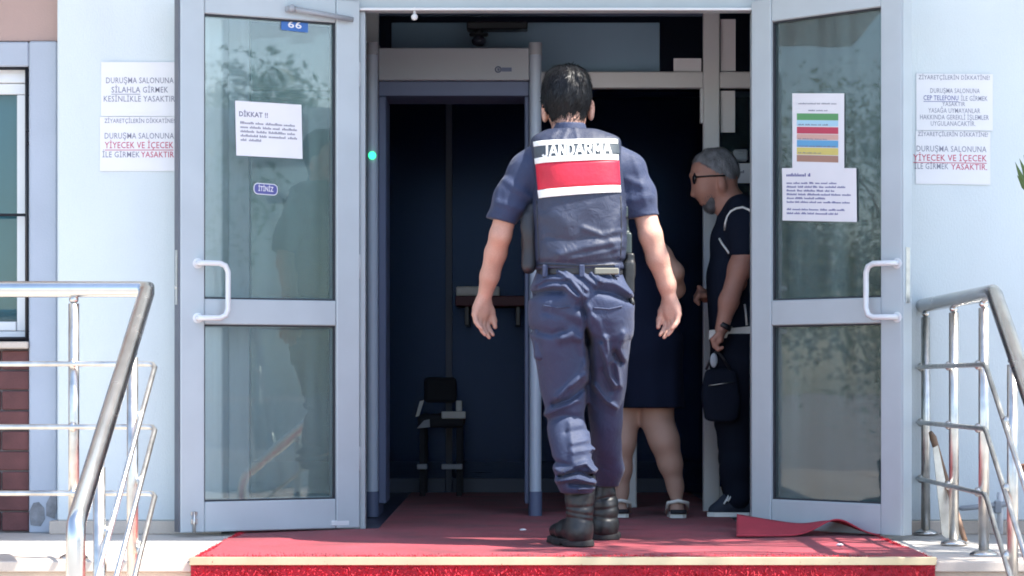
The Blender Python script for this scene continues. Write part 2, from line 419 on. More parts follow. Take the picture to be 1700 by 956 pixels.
# ------------------------------------------------------------------ ground, landing, steps
LEDGE = -1.75                                   # front edge of the landing
GZ = -0.93
g = MB(); g.quad([(-300, -300, GZ), (300, -300, GZ), (300, 300, GZ), (-300, 300, GZ)])
tag(g.build('ground', M_conc), kind='structure')
lan = tag(box('landing', -6, 6, LEDGE + .36, .02, GZ - .05, -.004, M_tread, None, .002), kind='structure')
rs = np.random.default_rng(3)
x = -6.0
while x < 6:                                    # the marble edge slabs, one by one
    w_ = .92; dz = rs.uniform(-.0015, .0015)
    box('stone_slab', x + .002, x + w_ - .002, LEDGE - .02 + rs.uniform(-.002, .002), LEDGE + .357, -.035, .001 + dz, M_marble, lan, .004, 2)
    x += w_
x = -5.7
while x < 6:
    box('riser_slab', x + .002, x + .70 - .002, LEDGE + .01 + rs.uniform(0, .003), LEDGE + .355, -.155, -.036, M_marble, lan, .003)
    x += .70
for i in range(1, 6):
    s_ = tag(box('step', -6, 6, LEDGE - .3 * i, LEDGE - .3 * (i - 1) + .008, GZ - .05, -.155 * i - .001 * i, M_marble, None, .004), kind='structure')
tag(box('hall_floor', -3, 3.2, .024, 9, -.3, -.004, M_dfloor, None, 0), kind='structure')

# ------------------------------------------------------------------ the building
bld = thing('public_building', 'white rendered building with glazed entrance, grey framed window and brick panel', 'building', (0, .5, 0))
PY = -.2                                        # face of the pillars
box('pillar', -1.864, -1.185, PY, .14, .05, 4.2, M_wall, bld, .006)
box('pillar', 1.555, 6, PY, .14, .05, 4.2, M_wall, bld, .006)
box('plinth', -1.895, -1.187, PY - .012, .13, -.004, .05, M_marble, bld, .003)
box('plinth', 1.557, 6, PY - .012, .13, -.004, .05, M_marble, bld, .003)
box('lintel', -1.185, 1.555, PY, .14, 2.27, 4.2, M_wall, bld, .004)
box('upper_storey', -6, 8, -1.40, .3, 3.0, 6.5, M_wall, bld, .01)
# the window bay on the left
WP = -.14
box('surround', -1.992, -1.876, WP, .14, -.004, 2.025, M_blue, bld, .006)
box('surround', -3.40, -1.994, WP + .003, .14, 1.921, 2.023, M_blue, bld, .006)
box('surround', -3.52, -3.402, WP, .14, -.004, 2.025, M_blue, bld, .006)
box('upper_wall', -3.52, -1.866, WP + .015, .14, 2.027, 4.2, M_pink, bld, .003)
box('shadow_joint', -1.875, -1.865, WP + .05, .13, -.004, 2.026, M_pink, bld, 0)
box('side_wall', -14, -3.522, WP + .015, .14, -.004, 4.2, M_pink, bld, .003)
box('window_sill', -3.40, -1.994, WP - .012, .10, .757, .786, M_marble, bld, .004)
bp = box('brick_panel', -3.40, -1.994, WP + .045, .14, -.004, .756, M_mortar, bld, 0)
bh, bl, gap = .0765, .225, .007
bme = None
for r_ in range(9):
    z0 = .004 + r_ * (bh + gap)
    xs = -1.997 - (0 if r_ % 2 else bl / 2 + .02) 
    spans = []
    xx = -1.997
    first = bl if r_ % 2 else bl / 2
    while xx > -3.39:
        L_ = min(first, xx + 3.398); first = bl
        if L_ > .03: spans.append((xx - L_, xx))
        xx -= L_ + gap
    for a, b_ in spans:
        dy = random.uniform(-.003, .003)
        box('brick', a, b_, WP + .028 + dy, WP + .08, z0, min(.752, z0 + bh), M_brick, bp, .004)
win = box('window', -3.38, -2.015, -.06, -.02, .80, .83, M_white, bld, .003)
def wp(n, *a, m=M_white, bev=.003): return box(n, *a, m, win, bev)
wp('shutter_box', -3.38, -2.015, -.075, 0, 1.862, 1.918)
wp('frame', -3.38, -2.015, -.062, -.02, 1.815, 1.860)
wp('frame', -2.058, -2.013, -.060, -.02, .832, 1.813)
wp('frame', -3.38, -3.335, -.060, -.02, .832, 1.813)
wp('frame', -2.72, -2.66, -.061, -.02, .872, 1.813)
wp('frame', -3.333, -2.06, -.064, -.02, .832, .87)
wp('pane', -3.33, -2.06, -.042, -.036, .872, 1.813, m=G_win, bev=0)
wp('curtain', -3.33, -2.06, .02, .03, .80, 1.86, m=M_white, bev=0)
gr = MB()
for z in (.80, 1.31, 1.915): gr.tube([(-3.38, -.115, z), (-2.006, -.115, z)], .006, 8)
for xg in (-3.38, -2.93, -2.47, -2.006): gr.tube([(xg, -.115, .79), (xg, -.115, 1.92)], .007, 8)
gr.tube([(-2.006, -.118, 1.66), (-1.985, -.125, 1.655), (-1.983, -.125, 1.62), (-2.0, -.12, 1.60)], .006, 8)
gr.build('grille', M_black, bld)
# broken plaster at the foot of the surround
sc_ = MB()
def blob(cx, cz, pts, y0, y1): sc_.prism([(cx + a, cz + b) for a, b in pts], y0, y1)
blob(-1.955, .075, [(-.03, -.045), (.012, -.05), (.03, -.02), (.026, .025), (.004, .05), (-.018, .046), (-.036, .01)], WP - .003, WP + .02)
blob(-1.898, .098, [(-.022, -.03), (.012, -.042), (.022, .0), (.020, .05), (-.004, .055), (-.022, .02)], WP - .004, WP + .02)
sc_.build('broken_plaster', M_scar, bld)
# the room behind the doors
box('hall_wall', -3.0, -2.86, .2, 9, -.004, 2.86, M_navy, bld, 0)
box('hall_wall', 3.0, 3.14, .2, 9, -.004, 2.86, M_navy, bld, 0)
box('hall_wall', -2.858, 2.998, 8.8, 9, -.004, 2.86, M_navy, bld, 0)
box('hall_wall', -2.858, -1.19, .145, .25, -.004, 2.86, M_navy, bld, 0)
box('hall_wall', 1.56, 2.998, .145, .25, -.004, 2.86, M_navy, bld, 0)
box('hall_ceiling', -3.0, 3.14, .142, 9, 2.862, 2.99, M_pale, bld, 0)
box('bulkhead', XX(650, 13.4), XX(1095, 13.4), 3.42, 3.58, 2.27, 2.86, M_navy2, bld, .005)
box('partition', -2.856, XX(650, 13.4) - .002, 3.42, 3.58, 2.27, 2.86, M_navy2, bld, .003)
box('partition', XX(1095, 13.4) + .002, 2.996, 3.42, 3.58, 2.27, 2.86, M_navy2, bld, .003)

# glass wall across the hall; its constant blue gloss imitates a hazy veil
def veil_glass():
    m = bpy.data.materials.new('veil_hall_glass'); m.use_nodes = True; t = m.node_tree; t.nodes.clear()
    o = t.nodes.new('ShaderNodeOutputMaterial'); mx = t.nodes.new('ShaderNodeMixShader'); mx.inputs[0].default_value = .017
    tr = t.nodes.new('ShaderNodeBsdfTransparent'); tr.inputs[0].default_value = (.55, .68, .9, 1)
    gl = t.nodes.new('ShaderNodeBsdfGlossy'); gl.inputs['Roughness'].default_value = .25; gl.inputs[0].default_value = (.32, .44, .70, 1)
    t.links.new(tr.outputs[0], mx.inputs[1]); t.links.new(gl.outputs[0], mx.inputs[2]); t.links.new(mx.outputs[0], o.inputs[0]); return m
for px in (745,): box('glass_mullion', XX(px, 13.4) - .018, XX(px, 13.4) + .018, 3.43, 3.458, -.003, 2.268, M_navy2, bld, .002)
for a, b_ in ((XX(600, 13.4), XX(745, 13.4) - .019), (XX(745, 13.4) + .019, XX(1122, 13.4))):
    box('kick_rail', a, b_, 3.432, 3.457, -.003, .08, M_navy2, bld, .002)
box('hall_glass', -2.856, 2.996, 3.46, 3.47, -.003, 2.268, veil_glass(), bld, 0)
# ------------------------------------------------------------------ outer door frame with its fixed glass
fr = thing('entrance_frame', 'pale aluminium frame of the entrance with fixed side lights', 'door frame', (.19, .02, 0))
FY0, FY1 = -.03, .05
box('head_rail', -1.183, 1.553, FY0 - .004, FY1, 2.168, 2.268, M_alu, fr, .006, 2)
box('head_seal', -.66, 1.03, -.06, FY0 - .006, 2.165, 2.176, M_white, fr, .002)
for a, b_ in ((-1.183, -1.096), (-.637, -.612), (1.0, 1.062), (1.466, 1.553)):
    box('post', a, b_, FY0, FY1, .001, 2.166, M_alu, fr, .005, 2)
for a, b_ in ((-1.094, -.639), (1.064, 1.464)):
    box('bottom_rail', a, b_, FY0 + .005, FY1 - .004, .001, .12, M_alu, fr, .005)
    box('middle_rail', a, b_, FY0 + .005, FY1 - .004, .86, .94, M_alu, fr, .005)
    box('side_pane', a, b_, .008, .014, .122, .858, G_side, fr, 0)
    box('side_pane', a, b_, .008, .014, .942, 2.166, G_side, fr, 0)
MB().ball((XX(688, 9.95), -.045, ZZ(28, 9.95)), .014).tube([(XX(688, 9.95), -.04, ZZ(28, 9.95)), (XX(688, 9.95), -.03, 2.18)], .006, 8).build('bumper_knob', M_white, fr)
for z in (.3, 1.1, 1.9):
    MB().tube([(-.641, -.046, z - .05), (-.641, -.046, z + .05)], .010, 10).build('hinge', M_white, fr)
    MB().tube([(1.012, -.046, z - .05), (1.012, -.046, z + .05)], .010, 10).build('hinge', M_white, fr)

# ------------------------------------------------------------------ the two open leaves
def link_local(o, parent):
    o.parent = parent; return o
def leaf(name, label, hinge, end, s, W, free):
    """leaf in its own frame: u from the hinge, w towards the camera"""
    d = Vector((end[0] - hinge[0], end[1] - hinge[1])).normalized(); ang = math.atan2(d.y, d.x)
    root = thing(name, label, 'door', (hinge[0], hinge[1], 0)); root.rotation_euler = (0, 0, ang)
    T = .031
    def bx(n, u0, u1, w0, w1, z0, z1, m, bev=.004, seg=1):
        y = sorted((s * w0, s * w1)); return link_local(box(n, u0, u1, y[0], y[1], z0, z1, m, None, bev, seg), root)
    S = .108
    bx('hinge_stile', .004, S, -T, T, .014, 2.2, M_alu, .005, 2)
    bx('lock_stile', W - S, W - .006, -T, T, .014, 2.2, M_alu, .005, 2)
    bx('free_edge', W - .0055, W, -T + .003, T - .003, .016, 2.198, free, .001)
    bx('bottom_rail', S + .001, W - S - .001, -T + .003, T - .003, .014, .136, M_alu, .004)
    bx('middle_rail', S + .001, W - S - .001, -T + .003, T - .003, .852, .955, M_alu, .004)
    bx('top_rail', S + .001, W - S - .001, -T + .003, T - .003, 2.105, 2.2, M_alu, .004)
    for z0, z1 in ((.136, .852), (.955, 2.105)):
        bx('pane', S - .01, W - S + .01, -.003, .003, z0 - .005, z1 + .005, G_door, 0)
        gk = MB()
        a, b_ = S, W - S
        for q in ((a, a + .007, z0, z1), (b_ - .007, b_, z0, z1), (a + .007, b_ - .007, z0, z0 + .007), (a + .007, b_ - .007, z1 - .007, z1)):
            y = sorted((s * .004, s * .016)); gk.box(q[0], q[1], y[0], y[1], q[2] + .0005, q[3] - .0005)
        link_local(gk.build('gasket', M_alud), root)
        bd = MB()
        a, b_ = S - .001, W - S + .001
        for q in ((a, a + .014, z0, z1), (b_ - .014, b_, z0, z1), (a + .014, b_ - .014, z0, z0 + .012), (a + .014, b_ - .014, z1 - .012, z1)):
            y = sorted((-s * .004, -s * .018)); bd.box(q[0], q[1], y[0], y[1], q[2] + .0005, q[3] - .0005)
        link_local(bd.build('glazing_bead', M_alu), root)
    return root, d
def on_leaf(px, py, hinge, d, off=0.0, s=1):
    k = (px - 850) / FPX; n = Vector((-d.y, d.x)) * s
    hx, hy = hinge[0] + n.x * off, hinge[1] + n.y * off
    u = (k * (10 + hy) - hx) / (d.x - k * d.y); D = 10 + hy + u * d.y
    return u, EYE + (HOR - py) * D / FPX, Vector((hx + u * d.x, hy + u * d.y, EYE + (HOR - py) * D / FPX))
def handle(root, u0, u1, z0, z1, s, m):
    h = MB(); w0, w1 = .026, .075
    P = lambda u, w, z: Vector((u, s * w, z))
    r_ = .035 * (1 if u0 > u1 else -1)
    pts = [P(u0, w0, z1), P(u0, w1, z1)]
    pts = [P(u0, w0, z1), P(u0, w1 - .02, z1), P(u0 - r_ * .4, w1, z1), P(u1 + r_, w1, z1), P(u1 + r_ * .3, w1, z1 - abs(r_) * .3), P(u1, w1, z1 - abs(r_)),
           P(u1, w1, z0 + abs(r_)), P(u1 + r_ * .3, w1, z0 + abs(r_) * .3), P(u1 + r_, w1, z0), P(u0 - r_ * .4, w1, z0), P(u0, w1 - .02, z0), P(u0, w0, z0)]
    h.tube(pts, .011, 12)
    for z in (z0, z1): h.tube([P(u0, w0 - .001, z), P(u0, w0 + .008, z)], .021, 14)
    return link_local(h.build('handle', m), root)
HL, EL = (-.641, -.045), (-1.350, -.388)
HR, ER = (1.012, -.045), (1.562, -.598)
lf, dL = leaf('glass_door', 'left glazed door leaf standing open with a DİKKAT sheet on its pane', HL, EL, 1, .786, M_edge)
rf, dR = leaf('glass_door', 'right glazed door leaf standing open with a colour striped sheet on its pane', HR, ER, -1, .772, M_alu)
u0, z1_, _ = on_leaf(328, 437, HL, dL, .03); u1, z0_, _ = on_leaf(378, 528, HL, dL, .07)
handle(lf, u0, u1, z0_, z1_, 1, M_white)
u0, z1_, _ = on_leaf(1490, 437, HR, dR, .03, -1); u1, z0_, _ = on_leaf(1439, 527, HR, dR, .07, -1)
handle(rf, u0, u1, z0_, z1_, -1, M_white)
u, z, _ = on_leaf(323, 506, HL, dL, .03)
link_local(MB().tube([(u, .022, z), (u, .030, z)], .012, 12).box(u - .006, u + .006, .026, .029, z - .03, z + .01).build('lock_cylinder', M_steel), lf)
# closer arm and bolts
a = on_leaf(484, 14, HL, dL, .05); b_ = on_leaf(585, 33, HL, dL, .05)
link_local(MB().tube([(a[0], .055, a[1]), (b_[0], .055, b_[1])], .011, 10).ball((a[0], .055, a[1]), .016).box(a[0] - .02, a[0] + .02, .024, .05, a[1] - .012, a[1] + .012, .004).build('closer_arm', M_det), lf)
u, z, _ = on_leaf(322, 866, HL, dL, .03)
link_local(MB().tube([(u, .034, z - .05), (u, .034, z + .04)], .007, 10).box(u - .014, u + .014, .024, .036, z - .01, z + .012, .002).box(u - .014, u + .014, .024, .036, z + .026, z + .04, .002).build('floor_bolt', M_steel2), lf)
u, z, _ = on_leaf(565, 868, HL, dL, .03)
link_local(MB().box(u - .04, u + .04, .024, .032, z - .012, z + .01, .003).build('hinge_plate', M_white), lf)
u, z, _ = on_leaf(1505, 470, HR, dR, 0, -1)
link_local(MB().box(.772, .775, -.012, .012, .93, 1.15, .001).build('lock_plate', M_steel2), rf)
link_local(MB().box(.786, .789, -.012, .012, .93, 1.15, .001).tube([(.781, 0, 1.0), (.794, 0, 1.0)], .008, 10).build('lock_plate', M_steel2), lf)

# ------------------------------------------------------------------ sheets of paper
def sheet_basis(p00, p10, p01):
    """p00 lower left, p10 lower right, p01 upper left"""
    e1 = p10 - p00; e2 = p01 - p00; n = e1.cross(e2).normalized()      # towards the viewer
    return e1, e2, n
def paper(label, p00, p10, p01, group=None, curl=.0025, seed=1):
    e1, e2, n = sheet_basis(p00, p10, p01); r = random.Random(seed)
    fn0 = lambda a, b, o=0.0: p00 + e1 * a + e2 * b + n * (.0015 + o + curl * (math.sin(a * 5 + seed) * .5 + .5) * (abs(b - .5) * 2) ** 2)
    N = 10; V = []; F = []
    for o in (.0006, 0.0):
        for i in range(N + 1):
            for j in range(N + 1): V.append(tuple(fn0(i / N, j / N, o)))
    q = (N + 1) ** 2; id_ = lambda i, j: i * (N + 1) + j
    for i in range(N):
        for j in range(N):
            f = (id_(i, j), id_(i + 1, j), id_(i + 1, j + 1), id_(i, j + 1)); F.append(f); F.append(tuple(v + q for v in f[::-1]))
    for i in range(N):
        for (c, d) in (((i, 0), (i + 1, 0)), ((i, N), (i + 1, N)), ((0, i), (0, i + 1)), ((N, i), (N, i + 1))):
            A, B = id_(*c), id_(*d); F.append((A, B, B + q, A + q))
    me = bpy.data.meshes.new('paper_notice'); me.from_pydata(V, [], F)
    o = tag(link('paper_notice', me, M_paper, None), label, 'notice', group)
    W, H = e1.length, e2.length
    return o, W, H, (lambda u, v: fn0(u / W, v / H, .0012))
PYF = PY - .002
def wall_sheet(label, x0, x1, y0, y1, lines, seed, tilt=0.0, group=None):
    D = 10 + PYF
    p00 = Vector((XX(x0, D), PYF, ZZ(y1, D))); p10 = Vector((XX(x1, D), PYF, ZZ(y1, D) + tilt)); p01 = Vector((XX(x0, D) , PYF, ZZ(y0, D)))
    o, W, H, fn = paper(label, p00, p10, p01, group, .003, seed)
    pr = {}
    k = D / FPX
    for (body, cx, cy, wpx, size, m, bold, ul) in lines:
        P_ = Print(fn)
        u = (cx - x0) * k; v = H - (cy - y0) * k
        P_.text(body, u, v, size * k * 1.25, bold, wpx * k)
        if ul: P_.bar(u - wpx * k / 2, u + wpx * k / 2, v - size * k * .68, v - size * k * .58, 6)
        tag(P_.build('lettering', m, o), kind='stuff')
    return o
B = .00010
wall_sheet('upper of two white sheets on the left pillar, forbidding weapons', 168, 291, 103, 193, [
    ('DURUŞMA SALONUNA', 232, 134, 112, 11, M_ink, B, 0), ('SİLAHLA', 209, 149.5, 48, 11, M_ink, B * 2.5, 1), ('GİRMEK', 258, 149.5, 42, 11, M_ink, B, 0),
    ('KESİNLİKLE YASAKTIR', 231, 164.5, 118, 11, M_ink, B, 0)], 1)
wall_sheet('lower of two white sheets on the left pillar, with red lettering', 166, 291, 194, 284, [
    ('ZİYARETÇİLERİN DİKKATİNE!', 232, 201, 116, 8, M_ink, B * 1.5, 0), ('DURUŞMA SALONUNA', 231, 226, 115, 11, M_ink, B, 0),
    ('YİYECEK VE İÇECEK', 231, 241.5, 114, 12, M_inkr, B * 2.2, 1), ('İLE GİRMEK', 201, 257, 62, 11, M_ink, B, 0), ('YASAKTIR.', 263, 257, 57, 11, M_inkr, B * 2.2, 0)], 2)
wall_sheet('upper of two white sheets on the right wall, about mobile phones', 1521, 1648, 122, 216, [
    ('ZİYARETÇİLERİN DİKKATİNE!', 1584, 128.5, 118, 8, M_ink, B * 1.5, 0), ('DURUŞMA SALONUNA', 1585, 150.5, 82, 9, M_ink, B * .6, 0),
    ('CEP TELEFONU', 1562, 162.5, 58, 9, M_inkb, B * 2, 1), ('İLE GİRMEK', 1617, 163, 44, 9, M_ink, B * .6, 0), ('YASAKTIR', 1583, 172.5, 38, 8, M_ink, B * .6, 0),
    ('YASAĞA UYMAYANLAR', 1584, 183.5, 86, 9, M_ink, B * .6, 0), ('HAKKINDA GEREKLİ İŞLEMLER', 1584, 194.5, 114, 9, M_ink, B * .6, 0), ('UYGULANACAKTIR.', 1582, 205, 74, 9, M_ink, B * .6, 0)], 3, -.003)
wall_sheet('lower of two white sheets on the right wall, with red lettering', 1520, 1644, 217, 305, [
    ('ZİYARETÇİLERİN DİKKATİNE!', 1582, 222.5, 116, 8, M_ink, B * 1.5, 0), ('DURUŞMA SALONUNA', 1579, 247, 116, 11, M_ink, B, 0),
    ('YİYECEK VE İÇECEK', 1577, 262, 122, 12, M_inkr, B * 2.2, 1), ('İLE GİRMEK', 1546, 276, 56, 11, M_ink, B, 0), ('YASAKTIR.', 1609, 276.5, 60, 11, M_inkr, B * 2.2, 0)], 4, -.004)
def leaf_sheet(label, c, hinge, d, s, seed, off=.006):
    (ax, ay), (bx_, by), (cx, cy) = c           # upper left, upper right, lower left, in photo pixels
    p01 = on_leaf(ax, ay, hinge, d, off, s)[2]; p11 = on_leaf(bx_, by, hinge, d, off, s)[2]; p00 = on_leaf(cx, cy, hinge, d, off, s)[2]
    return paper(label, p00, p00 + (p11 - p01), p01, None, .002, seed)
rnd = random.Random(5)
o, W, H, fn = leaf_sheet('white sheet headed DİKKAT taped inside the left door pane', ((390, 167), (500, 174), (392, 258)), HL, dL, 1, 5)
P1 = Print(fn); P1.text('DİKKAT !!', W * .27, H * .76, H * .125, .0008, W * .43)
for i in range(5): P1.words(W * .07, W * .93, H * (.585 - .078 * i), H * .05, rnd, 1.0 if i < 4 else .36)
tag(P1.build('lettering', M_ink, o), kind='stuff')
o, W, H, fn = leaf_sheet('white sheet with coloured bars on the right door pane', ((1316, 155), (1402, 155), (1316, 279)), HR, dR, -1, 6, .006)
Pk = Print(fn); Pk.words(W * .12, W * .86, H * .855, H * .022, rnd); Pk.words(W * .32, W * .70, H * .765, H * .02, rnd)
Pk.words(W * .12, W * .8, H * .575, H * .022, rnd, .85); Pk.words(W * .12, W * .86, H * .385, H * .02, rnd, .8); Pk.words(W * .12, W * .86, H * .29, H * .02, rnd); Pk.words(W * .12, W * .86, H * .2, H * .02, rnd, .6)
fb = fn; e1_ = None
def under(u, v):
    return fn(u, v) + (Vector((dR.y, -dR.x, 0)).normalized() * 0)
for z0, z1, m in ((.645, .735, M_sgreen), (.565, .645, M_scyan), (.465, .555, M_sred), (.385, .46, M_spink), (.285, .38, M_sblue), (.185, .28, M_syel), (.09, .18, M_sbrown)):
    Print(fn).bar(W * .09, W * .89, H * z0, H * z1 - .0006, 6).build('colour_bar', m, o)
n_ = Vector((dR.y, -dR.x, 0)) 
Pk.fn = fn; Pk.V = [p + n_ * .0006 for p in Pk.V]; tag(Pk.build('lettering', M_ink, o), kind='stuff')
o, W, H, fn = leaf_sheet('larger white sheet of printed lines below the coloured bars sheet', ((1299, 279), (1422, 279), (1300, 366)), HR, dR, -1, 7, .0085)
P2 = Print(fn); P2.words(W * .06, W * .40, H * .84, H * .07, rnd)
for i in range(6): P2.words(W * .06, W * .93, H * (.70 - .072 * i), H * .042, rnd, (.8, .93, .75, 1, .6, .98)[i])
for i in range(2): P2.words(W * .06, W * .93, H * (.20 - .075 * i), H * .042, rnd, (.95, .8)[i])
tag(P2.build('lettering', M_inkb, o), kind='stuff')
# push sticker and street number plate
a = on_leaf(421, 303, HL, dL, .0045)[2]; b_ = on_leaf(461, 306, HL, dL, .0045)[2]; c_ = on_leaf(421, 322, HL, dL, .0045)[2]
ex = (b_ - a).normalized(); W = (b_ - a).length; H = (a - c_).length; nn = Vector((-dL.y, dL.x, 0))
def rrect(w_, h_, r, n=5):
    P_ = []
    for cx, cy, a0 in ((w_ / 2 - r, h_ / 2 - r, 0), (-w_ / 2 + r, h_ / 2 - r, 90), (-w_ / 2 + r, -h_ / 2 + r, 180), (w_ / 2 - r, -h_ / 2 + r, 270)):
        for i in range(n + 1):
            t = math.radians(a0 + 90 * i / n); P_.append((cx + r * math.cos(t), cy + r * math.sin(t)))
    return P_
def plate(name, c, ex, nn, w_, h_, r, th, m, parent=None):
    bm = bmesh.new(); ez = Vector((0, 0, 1)); f = bm.faces.new([bm.verts.new(c + ex * u + ez * v) for u, v in rrect(w_, h_, r)])
    e = bmesh.ops.extrude_face_region(bm, geom=[f]); bmesh.ops.translate(bm, verts=[v for v in e['geom'] if isinstance(v, bmesh.types.BMVert)], vec=nn * th)
    bmesh.ops.recalc_face_normals(bm, faces=bm.faces[:]); me = bpy.data.meshes.new(name); bm.to_mesh(me); bm.free(); return link(name, me, m, parent)
cc = (b_ + c_) / 2
st = tag(plate('push_sticker', cc, ex, nn, W, H, H * .4, .0008, M_paper), 'small navy oval push sticker on the left door glass', 'sticker')
plate('sticker_field', cc + nn * .001, ex, nn, W * .94, H * .86, H * .34, .0006, M_inkb, st)
Print(lambda u, v: cc + nn * .0022 + ex * u + Vector((0, 0, v))).text('İTİNİZ', 0, 0, H * .6, .0005, W * .62).build('lettering', M_paper, st)
c0 = on_leaf(489, 42.5, HL, dL, .0045)[2]
st = tag(plate('number_plate', c0, ex, nn, .118, .046, .004, .0015, M_plate), 'blue number plate behind the top of the left door pane', 'sign')
Print(lambda u, v: c0 + nn * .0022 + ex * u + Vector((0, 0, v))).text('66', 0, .002, .040, .0006, .06).build('lettering', M_paper, st)

# ------------------------------------------------------------------ carpet, nosing, mat
CX0, CX1 = -1.105, 1.455
car = thing('red_carpet', 'red carpet runner over the landing and down the steps', 'carpet', (.17, -1.2, 0))
rs = np.random.default_rng(11)
def hgt(x, y): return .007 + .0025 * math.sin(3.1 * x + 2 * y) * math.sin(4.3 * y + x) + .002 * math.sin(9 * x - 5 * y)
V = []; F = []; nx, ny = 64, 44
for i in range(nx + 1):
    for j in range(ny + 1):
        x = CX0 + (CX1 - CX0) * i / nx; y = LEDGE - .022 + (-.07 - LEDGE + .022) * j / ny
        wob = .012 * math.sin(5 * y + 1) if i in (0, nx) else 0
        V.append((x + wob, y, hgt(x, y)))
for i in range(nx):
    for j in range(ny):
        a = i * (ny + 1) + j; F.append((a, a + ny + 1, a + ny + 2, a + 1))
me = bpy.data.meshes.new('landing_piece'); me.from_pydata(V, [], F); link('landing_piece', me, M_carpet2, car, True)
b = MB()
yy, zz = LEDGE - .030, .010
for i in range(4):
    b.box(CX0, CX1, LEDGE - .3 * i - .028, LEDGE - .3 * i - .0215, -.155 * (i + 1) + .0, -.155 * i + (.004 if i == 0 else .008), .002)
    b.box(CX0, CX1, LEDGE - .3 * (i + 1) - .022, LEDGE - .3 * i - .0285, -.155 * (i + 1) - .0, -.155 * (i + 1) + .007, .002)
b.build('step_piece', M_carpet, car)
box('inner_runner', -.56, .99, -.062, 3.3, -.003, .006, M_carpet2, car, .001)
for i in range(3):
    MB().box(CX0 - .003, CX1 + .003, LEDGE - .3 * i - .034, LEDGE - .3 * i - .004, -.155 * i + .0115, -.155 * i + .0165, .001)\
        .box(CX0 - .003, CX1 + .003, LEDGE - .3 * i - .0385, LEDGE - .3 * i - .0345, -.155 * i - .010, -.155 * i + .0165, .001).build('brass_nosing', M_gold, car)
V = []; F = []
def tuft(x, y, z, dx, dy, dz, w_):
    n = len(V); V.extend([(x - w_, y, z), (x + w_, y, z), (x + dx, y + dy, z + dz)]); F.append((n, n + 1, n + 2))
for i in range(5200):                          # loose pile on the riser
    x = rs.uniform(CX0, CX1); z = -rs.uniform(.012, .12)
    tuft(x, LEDGE - .027, z, rs.normal(0, .009), -rs.uniform(.004, .02), rs.normal(-.003, .010), rs.uniform(.0016, .004))
for i in range(9000):
    x = rs.uniform(CX0, CX1); y = LEDGE - .002 + abs(rs.normal(0, .09)); 
    tuft(x, y, .006, rs.normal(0, .004), rs.normal(0, .004), rs.uniform(.003, .008), rs.uniform(.001, .002))
for i in range(2500):
    s_ = rs.choice((CX0, CX1)); y = rs.uniform(LEDGE, -.1)
    tuft(s_ + rs.normal(0, .006), y, .004, rs.normal(0, .008), rs.normal(0, .005), rs.uniform(.001, .008), .002)
me = bpy.data.meshes.new('pile'); me.from_pydata(V, [], F); tag(link('pile', me, M_tuft, car), kind='stuff')
# scraps of litter on the carpet
# curled door mat at the right leaf
Dm = 9.6
V = []; F = []; na, nb = 48, 10
x0, x1 = XX(1222, 9.62), XX(1462, 9.45)
for i in range(na + 1):
    a = i / na
    for j in range(nb + 1):
        c = j / nb
        x = x0 + (x1 - x0) * a + .03 * (c - .5) * (1 - a)
        yb = -.47 + .015 * a; yf = yb - .08
        y = yf + .30 * c * (1 - a * .65)
        hump = .064 * math.exp(-((a - .70) / .17) ** 2) * (1 - .45 * c)
        lift = .068 * (1 - a) ** 1.3 * (c ** 1.3) * (1 - math.exp(-((a - .9) / .2) ** 2) * .5)
        V.append((x, y, .014 + hump + lift))
n1 = len(V)
V += [(x, y, z - .006) for x, y, z in V]
id_ = lambda i, j: i * (nb + 1) + j
for i in range(na):
    for j in range(nb):
        f = (id_(i, j), id_(i + 1, j), id_(i + 1, j + 1), id_(i, j + 1)); F.append(f); F.append(tuple(k + n1 for k in f[::-1]))
for i in range(na):
    for j in (0, nb): A, B_ = id_(i, j), id_(i + 1, j); F.append((A, B_, B_ + n1, A + n1))
for j in range(nb):
    for i in (0, na): A, B_ = id_(i, j), id_(i, j + 1); F.append((A, B_, B_ + n1, A + n1))
me = bpy.data.meshes.new('door_mat'); me.from_pydata(V, [], F)
bm = bmesh.new(); bm.from_mesh(me); bmesh.ops.recalc_face_normals(bm, faces=bm.faces[:]); bm.to_mesh(me); bm.free()
tag(link('door_mat', me, M_mat, None, True), 'rumpled red mat lying against the foot of the right door', 'mat')
for k_, (px, py, D, lab) in enumerate(((868, 884, 9.83, 'tiny white scrap on the carpet left of the black boots'), (1394, 910, 8.92, 'tiny white scrap on the carpet before the rumpled mat'))):
    p = at(px, py, D); p.z = .012
    m_ = MB(); m_.ball(p, .011, 1.3, .9, .45, 7, 5)
    tag(m_.build('paper_scrap', M_paper), lab, 'litter')

# ------------------------------------------------------------------ railings
YE = -1.65
def rail_set(root, posts, level, slopep, tops, bars):
    for (x, y, z0, z1, base) in posts:
        p = MB().tube([(x, y, z0), (x, y, z1 - .012)], .019, 16).build('post', M_steel2, root)
        MB().ball((x, y, z1 + .002), .0165, 1, 1, .9).tube([(x, y, z1 - .02), (x, y, z1 + .035)], .008, 10).build('post_cap', M_steel, p)
        if base: MB().tube([(x, y, z0), (x, y, z0 + .010), (x, y, z0 + .022)], [.052, .048, .024], 20).build('base_flange', M_steel, p)
    MB().tube(tops, .0285, 22).build('handrail', M_steel, root)
    for bpts in bars:
        MB().tube(bpts, .0092, 12).build('cross_bar', M_steel2, root)
def joints(root, pts):
    for p in pts:
        MB().ball(p, .0165, .9, .9, 1.1, 10, 8).build('clamp', M_steel2, root)
XL = -1.272
rl = thing('stair_railing', 'stainless steel railing left of the steps, bending down the stair', 'railing', (XL, YE, 0))
SL = (.204 - .943) / (-3.03 - YE)              # slope along y
zr = lambda y: .943 + SL * (y - YE)
